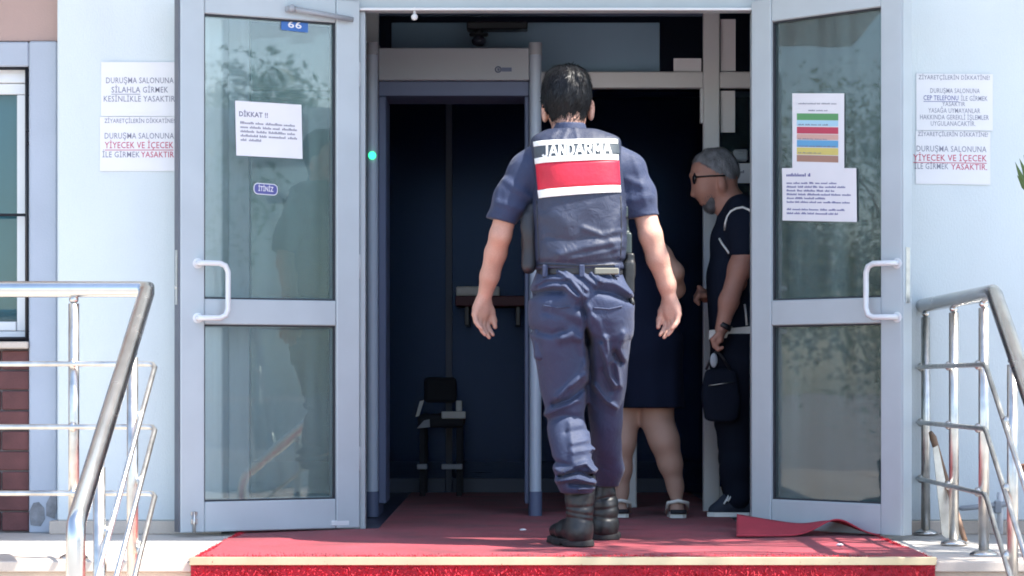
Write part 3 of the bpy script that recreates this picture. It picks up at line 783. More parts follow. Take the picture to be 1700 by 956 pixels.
posts = [(-1.53, YE, 0, .905, True), (-2.62, YE, 0, .905, True), (XL, -1.985, -.156, zr(-1.985) - .05, True), (XL, -2.63, -.468, zr(-2.63) - .05, True), (XL, -3.03, -.776, zr(-3.03) - .02, True)]
bars = []; jn = []
for z in (.682, .463, .232):
    yb = YE - .028
    bars.append([(-3.6, yb, z), (-1.275, yb, z), (-1.252, yb - .004, z - .001), (-1.240, yb - .022, z - .012), (-1.240, -3.03, z + SL * (-3.03 - YE))])
    jn += [(-1.53, YE - .022, z)] + [(-1.25, y, z + SL * (y - YE)) for y in (-1.985, -2.63)]
rail_set(rl, posts, .943, SL, [(-3.6, YE, .943), (XL - .03, YE, .943), (XL - .004, YE - .006, .941), (XL, YE - .035, .925), (XL, -2.99, zr(-2.99)), (XL, -3.025, zr(-3.025) - .006), (XL, -3.03, zr(-3.03) - .05), (XL, -3.03, -.4)], bars)
joints(rl, jn)
XR = 1.683
rr_ = thing('stair_railing', 'stainless steel railing right of the steps, running out from the wall', 'railing', (XR, YE, 0))
SR = .62; zq = lambda y: .932 + SR * (y - YE)
posts = [(XR, -.27, 0, .895, True), (XR, -.89, 0, .895, True), (XR, -1.47, 0, .895, True), (XR, -1.96, -.156, zq(-1.96) - .05, True), (XR, -2.6, -.468, zq(-2.6) - .05, True), (XR, -3.03, -.776, zq(-3.03) - .02, True)]
bars = []; jn = []
for z in (.68, .455, .226):
    xb = XR - .028
    bars.append([(xb + .01, PY + .002, z), (xb, -.30, z), (xb, YE + .03, z), (xb, YE - .01, z - .012), (xb, -3.03, z + SR * (-3.03 - YE))])
    jn += [(XR - .02, y, z) for y in (-.27, -.89, -1.47)] + [(XR - .02, y, z + SR * (y - YE)) for y in (-1.96, -2.6)]
rail_set(rr_, posts, .932, SR, [(XR, PY, .932), (XR, YE + .02, .932), (XR, YE - .012, .922), (XR, -3.0, zq(-3.0)), (XR, -3.03, zq(-3.03) - .05), (XR, -3.03, -.4)], bars)
joints(rr_, jn)
# ------------------------------------------------------------------ tool and tap by the right wall
t = thing('hand_shovel', 'short wooden handled shovel leaning by the right railing', 'shovel', (1.72, -.8, 0))
MB().tube([(1.688, -.36, .415), (1.692, -.39, .395), (1.70, -.50, .31), (1.725, -.72, .11), (1.735, -.84, .012)], [.009, .0145, .012, .011, .010], 12).build('handle', M_wood, t)
MB().prism([(1.655, .36), (1.675, .37), (1.745, .03), (1.71, .004), (1.69, .02)], -.60, -.592).build('blade', M_steel2, t)
t = thing('wall_tap', 'grey lever tap on a white pipe low on the right wall', 'tap', (1.95, -.26, 0))
p = at(1652, 839, 9.73)
MB().tube([(p.x + .02, p.y, 0), (p.x + .02, p.y, .17)], .013, 12).tube([(p.x + .02, p.y, .10), (p.x + .02, PY + .01, .10)], .010, 10).build('pipe', M_white, t)
MB().tube([(p.x - .15, p.y - .02, p.z - .012), (p.x - .14, p.y - .02, p.z - .011), (p.x + .05, p.y - .02, p.z + .008)], [.006, .011, .012], 10).box(p.x - .008, p.x + .02, p.y - .035, p.y - .006, p.z - .03, p.z + .02, .004).build('lever', M_det, t)

# ------------------------------------------------------------------ inside: detector, inner frame and what stands in the hall
DD = 10.95; yd = .95
det = thing('metal_detector', 'grey walk-through metal detector frame inside the entrance', 'metal detector', (-.2, 1.1, 0))
def column(pa, pb):
    a, b_ = XX(pa, DD), XX(pb, DD); c = (a + b_) / 2; r_ = (b_ - a) / 2
    pts = lambda z: z
    poly = [(c + r_ * math.cos(math.radians(t)), yd + .03 + .03 * math.sin(math.radians(t))) for t in range(180, 361, 15)] + [(b_, yd + .42), (a, yd + .42)]
    MB().prism(poly, ZZ(816, DD), ZZ(90, DD), 'z').build('column', M_detp, det)
    k = 1.10
    poly2 = [((x - c) * k + c, (y - yd) * 1.0 + yd - .004) for x, y in poly]
    MB().prism(poly2, ZZ(90, DD) + .0005, ZZ(70, DD), 'z').build('column_cap', M_det, det)
    MB().prism(poly2, .001, ZZ(816, DD) - .0005, 'z').build('column_foot', M_foot, det)
column(607, 627); column(879, 899)
a, b_ = XX(627, DD) + .001, XX(879, DD) - .001
box('head_panel', a, b_, yd + .02, yd + .40, ZZ(132, DD), ZZ(78, DD), M_det, det, .006, 2)
box('head_soffit', a, b_, yd + .05, yd + .38, ZZ(157, DD), ZZ(132, DD) - .001, M_foot, det, .004)
box('inner_shade', a, a + .034, yd + .06, yd + .40, .06, ZZ(157, DD) - .001, M_foot, det, .004)  # dark strips paint the shade on the columns' inner faces
box('inner_shade', b_ - .02, b_, yd + .06, yd + .40, .06, ZZ(157, DD) - .001, M_foot, det, .004)
MB().tube([(XX(618, DD), yd + .002, ZZ(258, DD)), (XX(618, DD), yd - .006, ZZ(258, DD))], .0175, 16).build('signal_light', emis('green_lamp', (.03, .85, .30), 1.1), det)
box('side_box', XX(603, DD), XX(611, DD), yd + .05, yd + .2, ZZ(305, DD), ZZ(232, DD), M_black, det, .005)
lg = MB(); cx, cz = XX(827, DD), ZZ(114.5, DD)
lg.tube(arc((cx, yd + .018, cz), .013, 0, 2 * math.pi, (1, 0, 0), (0, 0, 1), 20), .003, 6, False)
lg.box(cx + .016, cx + .062, yd + .016, yd + .019, cz - .009, cz + .009); lg.box(cx - .004, cx + .006, yd + .016, yd + .019, cz - .006, cz + .006)
lg.build('maker_badge', M_foot, det)
DI = 11.4; yi = 1.4
inn = thing('inner_frame', 'white inner partition frame with a transom behind the metal detector', 'partition', (.2, yi, 0))
box('transom_rail', XX(629, DI) + .001, XX(1167, DI) - .001, yi - .03, yi + .03, ZZ(147, DI), ZZ(120, DI), M_white, inn, .005)
box('transom_rail', XX(1194, DI) + .001, 2.2, yi - .03, yi + .03, ZZ(147, DI), ZZ(120, DI), M_white, inn, .005)
box('post', XX(1167, DI), XX(1194, DI), yi - .034, yi + .034, .001, 2.6, M_white, inn, .005)
box('bottom_rail', XX(1194, DI) + .001, 2.2, yi - .028, yi + .028, .001, ZZ(808, DI), M_white, inn, .004)
box('head_rail', XX(629, DI) + .001, XX(1167, DI) - .001, yi - .03, yi + .03, ZZ(26, DI), 2.6, M_foot, inn, .004)
box('door_stop', XX(1162, DI), XX(1167, DI) - .001, yi - .028, yi + .02, ZZ(205, DI), ZZ(147, DI) - .002, M_white, inn, .002)
box('pane', XX(1194, DI) + .001, 2.2, yi - .003, yi + .003, ZZ(808, DI) + .001, ZZ(147, DI) - .001, G_in, inn, 0)
box('pane', XX(1194, DI) + .001, 2.2, yi - .003, yi + .003, ZZ(120, DI) + .001, 2.6, G_in, inn, 0)
box('pane', XX(629, DI) + .001, XX(1167, DI) - .001, yi - .003, yi + .003, ZZ(120, DI) + .001, ZZ(26, DI) - .001, G_in, inn, 0)
for k_, (x0, x1, y0, y1, lab) in enumerate(((1118, 1164, 97, 119, 'small pale sheet on the transom glass left of the white post'), (1196, 1221, 32, 118, 'tall pale strip on the upper glass right of the white post'),
        (1196, 1220, 151, 220, 'pale strip on the side glass above the grey haired man'), (1211, 1246, 271, 304, 'white sheet on the side glass behind the grey haired man'))):
    p00 = Vector((XX(x0, DI), yi - .004, ZZ(y1, DI))); p10 = Vector((XX(x1, DI), yi - .004, ZZ(y1, DI))); p01 = Vector((XX(x0, DI), yi - .004, ZZ(y0, DI)))
    o, W, H, fn = paper(lab, p00, p10, p01, None, .001, 20 + k_)
    if k_ == 3: tag(Print(fn).words(W * .3, W * .7, H * .5, H * .16, rnd).build('lettering', M_ink, o), kind='stuff')
    if k_ == 4: tag(Print(fn).words(W * .05, W * .95, H * .25, H * .6, rnd).build('lettering', M_plate, o), kind='stuff')
p = at(1229, 258, 11.37)
tag(MB().box(p.x - .035, p.x + .035, p.y - .02, p.y + .015, p.z - .028, p.z + .028, .008).box(p.x - .015, p.x + .015, p.y - .026, p.y - .018, p.z + .004, p.z + .018, .003).build('wall_switch', M_det), 'grey access reader box on the side glass behind the man', 'card reader')
box('bulkhead_stand_in', XX(650, 11.46), XX(1095, 11.46), yi + .045, yi + .06, ZZ(120, 11.46), ZZ(38, 11.46), M_pale, inn, .003)  # added board standing in for the pale bulkhead, set forward to catch daylight
box('post', XX(600, DI), XX(629, DI), yi - .034, yi + .034, .001, 2.6, M_white, inn, .005)
t = thing('dome_camera', 'dark dome camera hanging under a bracket before the pale bulkhead', 'camera', at(795, 38, 11.3))
p = at(795, 44, 11.3)
box('bracket', XX(775, 11.3), XX(876, 11.3), p.y - .05, p.y + .05, ZZ(51, 11.3), ZZ(38, 11.3), M_black, t, .006)
MB().tube([(p.x, p.y, p.z), (p.x, p.y, ZZ(62, 11.3))], .02, 14).box(p.x - .045, p.x + .045, p.y - .03, p.y + .03, ZZ(60, 11.3), ZZ(55, 11.3), .006).build('stem', M_black, t)
MB().ball((p.x, p.y, ZZ(68, 11.3)), .034, 1, 1, .75).build('dome', mat('dark_dome', (.05, .06, .09), .1), t)
# a chair, a counter and boxes deep in the hall
Dc = 12.85; k = Dc / FPX
ch = thing('visitor_chair', 'black chair with pale trims standing in the dark hall', 'chair', (XX(730, Dc), Dc - 10, 0))
M_cush = mat('black_upholstery', (.02, .022, .03), .8); M_trim = mat('pale_trim', (.70, .70, .66), .5)
xa, xb = XX(690, Dc), XX(773, Dc); yc = Dc - 10; zs = ZZ(688, Dc)
box('seat', xa + .01, xb - .01, yc + .01, yc + .42, zs - .07, zs, M_cush, ch, .02, 2)
box('backrest', xa + .03, xb - .06, yc + .43, yc + .48, zs + .06, zs + .20, M_cush, ch, .02, 2)
box('front_trim', XX(733, Dc), xb, yc - .012, yc + .008, ZZ(695, Dc), ZZ(683, Dc), M_trim, ch, .004)
box('arm_trim', XX(757, Dc), XX(767, Dc), yc - .01, yc + .008, ZZ(683, Dc) + .001, ZZ(665, Dc), M_trim, ch, .004)
MB().prism([(XX(690, Dc), ZZ(692, Dc)), (XX(696, Dc), ZZ(690, Dc)), (XX(704, Dc), ZZ(664, Dc)), (XX(697, Dc), ZZ(666, Dc))], yc - .01, yc + .008).build('arm_trim', M_trim, ch)
MB().prism([(XX(692, Dc), ZZ(711, Dc)), (XX(714, Dc), ZZ(709, Dc)), (XX(713, Dc), ZZ(696, Dc)), (XX(704, Dc), ZZ(698, Dc))], yc - .01, yc + .008).build('arm_trim', M_det, ch)
for lx in (xa + .02, xb - .05):
    for ly in (yc + .03, yc + .38): box('leg', lx, lx + .03, ly, ly + .03, .001, zs - .071, M_cush, ch, .003)
for u0, u1 in ((692, 709), (733, 768)): box('foot_rail', XX(u0, Dc), XX(u1, Dc), yc - .02, yc + .01, ZZ(779, Dc), ZZ(770, Dc), M_det, ch, .004)
Dk = 13.1
ct = thing('wall_shelf', 'reddish shelf on dark brackets at the back of the hall', 'shelf', (XX(820, Dk), Dk - 10, 1.0))
box('board', XX(756, Dk), XX(878, Dk), Dk - 10, Dk - 9.67, ZZ(508, Dk), ZZ(491, Dk), mat('red_brown_top', (.10, .03, .04), .6), ct, .005)
for px in (775, 860): box('bracket', XX(px, Dk) - .012, XX(px, Dk) + .012, Dk - 9.95, Dk - 9.67, ZZ(540, Dk), ZZ(508, Dk) - .001, M_black, ct, .003)
tag(MB().box(XX(757, Dk), XX(829, Dk), Dk - 9.98, Dk - 9.7, ZZ(490.8, Dk), ZZ(475, Dk), .006).box(XX(760, Dk), XX(826, Dk), Dk - 9.983, Dk - 9.98, ZZ(487, Dk), ZZ(478, Dk), .001).build('document_tray', M_trim), 'flat pale tray lying on the reddish hall shelf', 'tray')
t = thing('barrier_post', 'short pale post standing behind the bare legs in the hall', 'post', (XX(1048, 11.7), 1.7, 0))
box('shaft', XX(1040, 11.7), XX(1057, 11.7), 1.68, 1.75, .004, .52, M_white, t, .006); box('cap', XX(1039, 11.7), XX(1058, 11.7), 1.675, 1.755, .521, .54, M_det, t, .004)

# ------------------------------------------------------------------ people
M_skin = mat('skin', (.50, .275, .205), .55, var=.13, vscale=11, bump=.22, bscale=150, sss=.10, fine=.07, crease=.10, cscale=22)
M_skin2 = mat('tanned_skin', (.40, .20, .15), .55, var=.08, vscale=14, bump=.08, bscale=120, sss=.08)
M_hair = mat('black_hair', (.005, .0058, .0085), .5, var=.4, vscale=30, bump=1.0, bscale=130, stretch=(1, 1, .22), spec=.2)
M_grey = mat('grey_hair', (.20, .205, .22), .6, var=.35, vscale=40, bump=.8, bscale=160, stretch=(1, 1, .5))
M_uni = mat('navy_uniform_twill', (.019, .032, .080), .64, var=.14, vscale=6, bump=.35, bscale=600, sheen=.10, fine=.12, crease=.33, cscale=15)
M_shirt = mat('navy_shirt_cloth', (.015, .027, .074), .7, var=.08, vscale=6, bump=.2, bscale=600, sheen=.1, fine=.10, crease=.30, cscale=14)
M_vest = mat('navy_vest_nylon', (.022, .030, .062), .5, var=.12, vscale=7, bump=.35, bscale=500, fine=.10, crease=.38, cscale=13)
M_boot = mat('black_leather', (.011, .012, .013), .42, var=.35, vscale=25, bump=.35, bscale=60)
M_sole = mat('black_rubber', (.016, .016, .017), .8)
M_belt = mat('black_webbing', (.018, .019, .024), .5, bump=.4, bscale=300)
M_tape = mat('white_reflective_tape', (.80, .82, .80), .45, var=.03, vscale=20)
M_vred = mat('red_vest_panel', (.56, .012, .04), .55, var=.18, vscale=9, bump=.35, bscale=60)
M_dgrey = mat('dark_grey_panel', (.055, .07, .085), .6, var=.15, bump=.2, bscale=80)

OY = -1.05                                      # where the officer's trunk stands
def O(px, py, y=OY): return tuple(at(px, py, 10 + y))
def S(py, l, r, y, ry):                         # one ring: row, left and right edge in the picture, depth, half depth
    D = 10 + y; return (ZZ(py, D), XX((l + r) / 2, D), y, (r - l) / 2 * D / FPX, ry)
off_ = thing('person', 'man in navy uniform, vest and black boots walking in, seen from behind', 'person', (.23, OY, 0))
# --- body: one continuous surface (head, neck, trunk, arms with hands, legs)
h = Grid((-.22, -1.42, .05), (.72, -.62, 1.84), .004)
yh = OY + .03
h.loft([S(112, 926, 956, yh, .04), S(116, 916, 967, yh, .065), S(124, 909, 974, yh, .085), S(140, 904, 979, yh, .098), S(160, 902, 980, yh, .102), S(178, 904, 978, yh + .005, .098),
        S(192, 909, 973, yh + .012, .085), S(205, 914, 971, yh + .03, .07), S(220, 922, 966, yh + .06, .05)], .02, 2.1, .02)
h.cone(O(943, 196, OY + .01), O(944, 245, OY), .060, .068, .03)      # neck
h.ell(O(943, 205, OY + .11), (.045, .045, .05), .04)                 # jaw and chin
h.ell(O(943, 186, OY + .135), (.012, .02, .022), .01)                # nose
for s, ex, ey in ((-1, 904, 184), (1, 982, 181)):                    # ears
    h.ell(O(ex, ey, OY + .035), (.012, .030, .036), .006)
    h.ell(O(ex - s * 1, ey + 10, OY + .03), (.010, .018, .020), .006)
    h.ell(O(ex + s * 3, ey - 2, OY + .015), (.006, .014, .020), .004, 's')
h.loft([S(530, 915, 1020, OY + .02, .06), S(490, 895, 1035, OY, .10), S(440, 900, 1028, OY, .10), S(330, 896, 1030, OY, .11), S(270, 885, 1040, OY, .10), S(235, 915, 985, OY, .07)], .04)
def arm(pts, rs, k=.03): h.chain(pts, rs, k)
arm([O(872, 284), O(843, 345, OY), O(831, 390, OY + .01), O(823, 420, OY + .05), O(813, 458, OY + .08), O(803.5, 496, OY + .11)], [.046, .043, .0405, .041, .036, .0262], .015)
arm([O(1046, 284), O(1068, 345, OY), O(1080, 390, OY - .02), O(1092, 430, OY - .01), O(1107, 472, OY + .01), O(1111, 496, OY + .02)], [.046, .044, .043, .041, .034, .0262], .015)
def hand(P, y0, m, seed):
    """P maps (dx, dy) picture offsets from the wrist; m = -1 mirrors to the right hand"""
    q = lambda dx, dy, y: O(P[0] + m * dx, P[1] + dy, y0 + y)
    mc = ((-15, 27, -.022), (-8.5, 31, -.008), (-2, 33, .008), (4.5, 32, .022))           # little finger first
    for i, (kx, ky, yy) in enumerate(mc):
        h.cone(q(-4 + 2.2 * i, 2, yy * .5), q(kx, ky, yy), .0185, .0135, .012)
        L = (.72, .92, 1.0, .90)[i]
        a = q(kx, ky, yy); b = q(kx + 1.5, ky + 16 * L, yy - .010); c = q(kx + 6, ky + 25.5 * L, yy - .026); d = q(kx + 10.5, ky + 32 * L, yy - .030)
        h.chain([a, b, c, d], [.0112, .0100, .0090, .0074], .002)
    h.ell(q(-5, 19, .0), (.034, .020, .040), .014)
    h.chain([q(5, 8, .014), q(11, 22, .022), q(16, 36, .020), q(18.5, 48, .012)], [.019, .0165, .0115, .0085], .010)
hand((803.5, 495), OY + .11, 1, 1); hand((1111, 495), OY + .02, -1, 2)
for l0, l1, l2 in ((O(930, 540, OY + .01), O(942, 700, -1.02), O(962, 850, -1.09)), (O(1005, 540, OY + .01), O(1006, 700, -.905), O(1005, 790, -.75))):
    h.chain([l0, l1, l2], [.05, .04, .028], .04)
HB = h.F.copy(); HG = h
body = h.build('body', M_skin, off_)
# --- hair: a shell over the skull down to a clipped nape
g = Grid((.06, -1.22, 1.54), (.36, -.86, 1.84), .003)
g.loft([S(110.5, 926, 956, yh, .045), S(115, 914, 968, yh, .07), S(124, 906.5, 976, yh, .091), S(140, 901.5, 980.5, yh, .104), S(160, 900, 982, yh, .107), S(175, 901.5, 980, yh + .004, .1035),
        S(188, 906, 976, yh + .009, .094), S(204, 911, 974, yh + .015, .088)], .02, 2.1, .01)
X, Y, Z = g.field()
zl = ZZ(198, 8.95) + .055 * np.clip((Y - (OY - .015)) / .05, 0, 1) + .10 * np.clip((Y - (OY + .06)) / .05, 0, 1) + .10 * np.maximum(0, np.abs(X - XX(942, 8.97)) - .055) / .04 * .25
g.cut((zl - Z) * .7)
a_ = np.arctan2(X - XX(938, 8.95), -(Y - yh)); rad = np.sqrt((X - XX(948, 8.95)) ** 2 + (Z - 1.72) ** 2)
tuftm = np.exp(-((X - XX(956, 8.95)) / .035) ** 2 - ((Z - ZZ(140, 8.95)) / .07) ** 2)
g.F -= (.0016 * np.sin(15 * a_ + 22 * Z + 2 * np.sin(38 * Z)) * (.3 + 1.8 * tuftm) + .0006 * np.sin(47 * a_ + 60 * X + 3 * np.sin(40 * Z)) + .0028 * np.sin(75 * rad + 3 * a_ + 2 * np.sin(30 * X)) * tuftm + .0015).astype(np.float32)
hair_ = g.build('hair', M_hair, off_, 0)
# --- shirt: short sleeves, shoulders, stand collar
g = Grid((-.16, -1.32, .98), (.62, -.80, 1.66), .005)
g.loft([S(470, 892, 1038, OY, .125), S(400, 893, 1036, OY, .125), S(320, 886, 1040, OY, .135), S(285, 880, 1042, OY, .128), S(255, 872, 1044, OY, .108), S(240, 884, 1026, OY, .09), S(222, 912, 978, OY, .08)], .04)
g.chain([O(908, 262), O(872, 284), O(849, 328, OY), O(831, 370, OY)], [.05, .057, .0585, .0585], .04)
g.chain([O(1005, 262), O(1045, 284), O(1060, 325, OY), O(1071, 365, OY - .005)], [.05, .058, .0585, .0575], .04)
X, Y, Z = g.field()
for (a, b, lim) in ((O(866, 276), O(840, 367), (O(831, 367))), (O(1052, 273), O(1062, 362), O(1071, 360))):
    n = (Vector(b) - Vector(a)).normalized(); side = (X < .05) if a[0] < .2 else (X > .43)
    d = (X - lim[0]) * n.x + (Y - lim[1]) * n.y + (Z - lim[2]) * n.z
    g.F = np.where(side & (Z < 1.45), np.maximum(g.F, d), g.F).astype(np.float32)
g.wrinkle(.0016, [(30, 10, 40), (-45, 20, 25), (22, -12, -60)], 3)
g.strokes([([(838, 300), (862, 318), (880, 330)], 6, .006), ([(822, 335), (850, 345), (870, 350)], 6, .005), ([(1040, 300), (1065, 310)], 6, .006), ([(1048, 335), (1080, 330)], 6, .005), ([(1050, 262), (1062, 300), (1070, 340)], 5, .004), ([(835, 280), (826, 320), (822, 350)], 5, .004)], 8.95, OY)
shirt = g.build('shirt', M_shirt, off_)
c = Grid((.08, -1.20, 1.5), (.36, -.88, 1.66), .004)
c.loft([S(224, 914, 976, OY, .083), S(214, 917, 974, OY, .076), S(204.5, 921, 971, OY, .071)], .01, 2.1, .006)
c.loft([S(216, 921, 970, OY, .070), S(203, 924, 968, OY, .066), S(200, 924, 968, OY, .066)], .001, 2.1, .004, op='s')
X, Y, Z = c.field(); c.cut(((Y - OY) * .28 + (Z - ZZ(204, 8.95)) - .0))
c.build('collar', M_shirt, shirt)
# --- vest
g = Grid((.0, -1.36, .96), (.50, -.80, 1.62), .004)
g.loft([S(449, 889, 1037, OY, .158), S(440, 887, 1038, OY, .160), S(400, 884, 1041, OY, .160), S(350, 884, 1040, OY, .162), S(300, 884, 1036, OY, .162), S(260, 881, 1032, OY, .155), S(240, 880.5, 1031, OY, .138), S(229, 881, 1030, OY, .115), S(222, 893, 1012, OY, .098), S(216, 908, 990, OY, .086)], .02, 3.0, .012)
g.loft([S(232, 920, 972, OY + .02, .085), S(210, 916, 976, OY + .01, .08), S(196, 912, 980, OY, .095)], .001, 2.2, .006, op='s')
g.wrinkle(.0012, [(26, 10, 34), (-38, 12, 22)], 5)
g.strokes([([(935, 230), (942, 214)], 3.5, .004), ([(958, 230), (955, 212)], 3.5, .004), ([(915, 228), (925, 217)], 3.5, .003), ([(885, 345), (905, 400), (895, 440)], 9, .004), ([(1036, 345), (1010, 395), (1030, 425)], 8, .006),
           ([(930, 424), (970, 412), (1030, 402)], 7, .010), ([(950, 430), (1005, 420), (1034, 410)], 4, .005), ([(968, 380), (1000, 392), (1030, 384)], 5, .006), ([(900, 360), (940, 372), (975, 350)], 12, .004),
           ([(895, 436), (960, 440), (1034, 434)], 5, -.008), ([(910, 395), (950, 402), (985, 395)], 6, -.004)], 8.85, OY)
VG = g; VGF = None
vest = g.build('vest', M_vest, off_, 0)
def on_vest(x, z, o=.004):
    y = VG.back_y(x, z); return Vector((x, (OY - .14 if y is None else max(y, OY - .178)) - o, z))
DV = 8.84
def band(name, m, tl, tr, bl, br, o, nx=36, nz=8, th=.003):
    V = []; F = []
    for q in (0, 1):
        for i in range(nx + 1):
            for j in range(nz + 1):
                a, b = i / nx, j / nz
                px = (tl[0] * (1 - a) + tr[0] * a) * (1 - b) + (bl[0] * (1 - a) + br[0] * a) * b
                py = (tl[1] * (1 - a) + tr[1] * a) * (1 - b) + (bl[1] * (1 - a) + br[1] * a) * b
                V.append(tuple(on_vest(XX(px, DV), ZZ(py, DV), o - q * th)))
    n1 = (nx + 1) * (nz + 1); id_ = lambda i, j: i * (nz + 1) + j
    for i in range(nx):
        for j in range(nz):
            f = (id_(i, j), id_(i, j + 1), id_(i + 1, j + 1), id_(i + 1, j)); F.append(f); F.append(tuple(v + n1 for v in f[::-1]))
    for i in range(nx):
        for j in (0, nz): F.append((id_(i, j), id_(i + 1, j), id_(i + 1, j) + n1, id_(i, j) + n1))
    for j in range(nz):
        for i in (0, nx): F.append((id_(i, j), id_(i, j + 1), id_(i, j + 1) + n1, id_(i, j) + n1))
    me = bpy.data.meshes.new(name); me.from_pydata(V, [], F)
    bm = bmesh.new(); bm.from_mesh(me); bmesh.ops.recalc_face_normals(bm, faces=bm.faces[:]); bm.to_mesh(me); bm.free()
    return link(name, me, m, vest, True)
band('name_panel', M_dgrey, (885, 236), (1028, 228), (888, 265), (1029, 256), .0035)
band('reflective_tape', M_tape, (885, 234), (1026, 230), (886, 242.5), (1026, 238), .0065)
band('reflective_tape', M_tape, (887, 262.5), (1027, 256.5), (888, 272), (1027, 266), .0065)
band('red_panel', M_vred, (889, 272), (1028, 266), (893, 317), (1030, 308), .004)
band('reflective_tape', M_tape, (892, 316), (1030, 308), (894, 329.5), (1031, 319.5), .0065)
def curve(cx, cy, rx, ry, a0, a1, n=8): return [(cx + rx * math.cos(math.radians(a0 + (a1 - a0) * i / n)), cy + ry * math.sin(math.radians(a0 + (a1 - a0) * i / n))) for i in range(n + 1)]
GLY = {'J': (.55, [[(.45, 1), (.45, .25)] , curve(.22, .25, .23, .25, 0, -160)]), 'A': (.78, [[(0, 0), (.39, 1)], [(.39, 1), (.78, 0)], [(.14, .32), (.64, .32)]]),
       'N': (.72, [[(.06, 0), (.06, 1)], [(.06, 1), (.66, 0)], [(.66, 0), (.66, 1)]]), 'D': (.72, [[(.06, 0), (.06, 1)], [(.06, .95), (.3, .95)] + curve(.3, .5, .36, .45, 90, -90) + [(.06, .05)]]),
       'R': (.70, [[(.06, 0), (.06, 1)], [(.06, .95), (.36, .95)] + curve(.36, .71, .25, .24, 90, -90) + [(.06, .47)], [(.32, .47), (.66, 0)]]),
       'M': (.92, [[(.06, 0), (.06, 1)], [(.06, 1), (.46, .25)], [(.46, .25), (.86, 1)], [(.86, 1), (.86, 0)]])}
wd_ = [GLY[c][0] for c in 'JANDARMA']; tot = sum(wd_) + .20 * 7; LW, LH = 113 * DV / FPX, 19 * DV / FPX; sx_ = LW / tot; xo = 0
for ch_, w_ in zip('JANDARMA', wd_):            # each sewn letter is a piece of its own
    V = []; F = []
    for si, pl in enumerate(GLY[ch_][1]):
        for (a, b), (c, d) in zip(pl[:-1], pl[1:]):
            A = Vector((a * sx_, b * LH)); B_ = Vector((c * sx_, d * LH)); dr = (B_ - A).normalized(); nr = Vector((-dr.y, dr.x)) * .0037; A -= dr * .0012; B_ += dr * .0012
            n = len(V)
            for q in (A + nr, A - nr, B_ - nr, B_ + nr):
                u = q.x + xo - LW / 2; v = q.y - LH / 2 + u * .045; V.append(tuple(on_vest(XX(957.5, DV) + u, ZZ(249, DV) + v, .0072 + .0002 * si)))
            F.append((n, n + 1, n + 2, n + 3))
    me = bpy.data.meshes.new('letter'); me.from_pydata(V, [], F); link('letter', me, M_tape, vest); xo += (w_ + .20) * sx_
# --- pouch at the left side, belt, holster and radio at the right
g = Grid((-.02, -1.30, .98), (.16, -.84, 1.34), .005)
g.boxs(O(878, 402, OY + .02), (.026, .11, .115), .024); g.boxs(O(884, 362, OY + .02), (.018, .09, .05), .016, .03); g.wrinkle(.003, [(60, 30, 45), (20, 55, -40)], 6)
g.build('side_pouch', M_belt, off_)
g = Grid((.02, -1.34, .94), (.50, -.76, 1.14), .004)
g.loft([S(459, 890, 1037, OY, .150), S(443, 891, 1036, OY, .151)], .01, 2.8, .005)
belt = g.build('belt', M_belt, off_)
bk = O(1007, 451, OY - .153); box('belt_plate', bk[0] - .045, bk[0] + .045, bk[1] - .006, bk[1] + .01, bk[2] - .010, bk[2] + .014, mat('olive_webbing', (.17, .17, .14), .6), belt, .004)
g = Grid((.36, -1.26, .86), (.52, -.92, 1.26), .004)
g.boxs(O(1043, 462, OY - .03), (.022, .052, .062), .014, .01); g.boxs(O(1046, 440, OY - .045), (.016, .03, .045), .010, .015); g.cone(O(1042, 480, OY - .05), O(1050, 503, OY - .07), .012, .010, .012)
g.build('holster', M_boot, belt)
g = Grid((.36, -1.26, 1.05), (.50, -.94, 1.30), .004)
g.boxs(O(1041, 405, OY - .03), (.017, .030, .042), .008, .01); g.cone(O(1039, 345, OY - .05), O(1041, 385, OY - .04), .007, .009, .01); g.boxs(O(1038, 352, OY - .06), (.010, .014, .022), .005, .006)
g.build('radio', mat('dark_green_plastic', (.03, .045, .045), .4), belt)
# --- trousers
g = Grid((-.02, -1.42, .12), (.58, -.62, 1.10), .0045)
g.loft([S(446, 893, 1034, OY, .135), S(462, 886, 1040, OY, .150), S(478, 880.5, 1048, OY - .004, .162), S(500, 879, 1051, OY - .01, .160), S(530, 880, 1050, OY - .01, .155), S(556, 883, 1046, OY, .12)], .03, 2.5, .012)
g.loft([S(505, 882, 962, OY - .015, .135), S(560, 882, 970, OY - .015, .122), S(600, 889, 977, -1.05, .108), S(640, 896, 978, -1.03, .100), S(670, 903, 976, -1.02, .092), S(690, 906, 972, -1.02, .087), S(730, 911, 980, -1.05, .090), S(760, 917, 985, -1.08, .086), S(785, 921, 987, -1.10, .080), S(806, 924, 987, -1.115, .076), S(819, 931, 984, -1.12, .062)], .03, 2.2, .01)
g.loft([S(505, 966, 1049, OY - .005, .135), S(560, 969, 1048, OY, .120), S(600, 972, 1043, -1.01, .105), S(640, 974, 1040, -.97, .095), S(680, 976, 1034, -.92, .088), S(720, 980, 1032, -.87, .085), S(755, 982, 1033, -.82, .084), S(778, 983, 1038, -.785, .080), S(796, 988, 1031, -.755, .072), S(808, 989, 1027, -.74, .062)], .03, 2.2, .01)
g.wrinkle(.0011, [(22, 14, 38), (-30, 18, 30), (12, -20, 55)], 9)
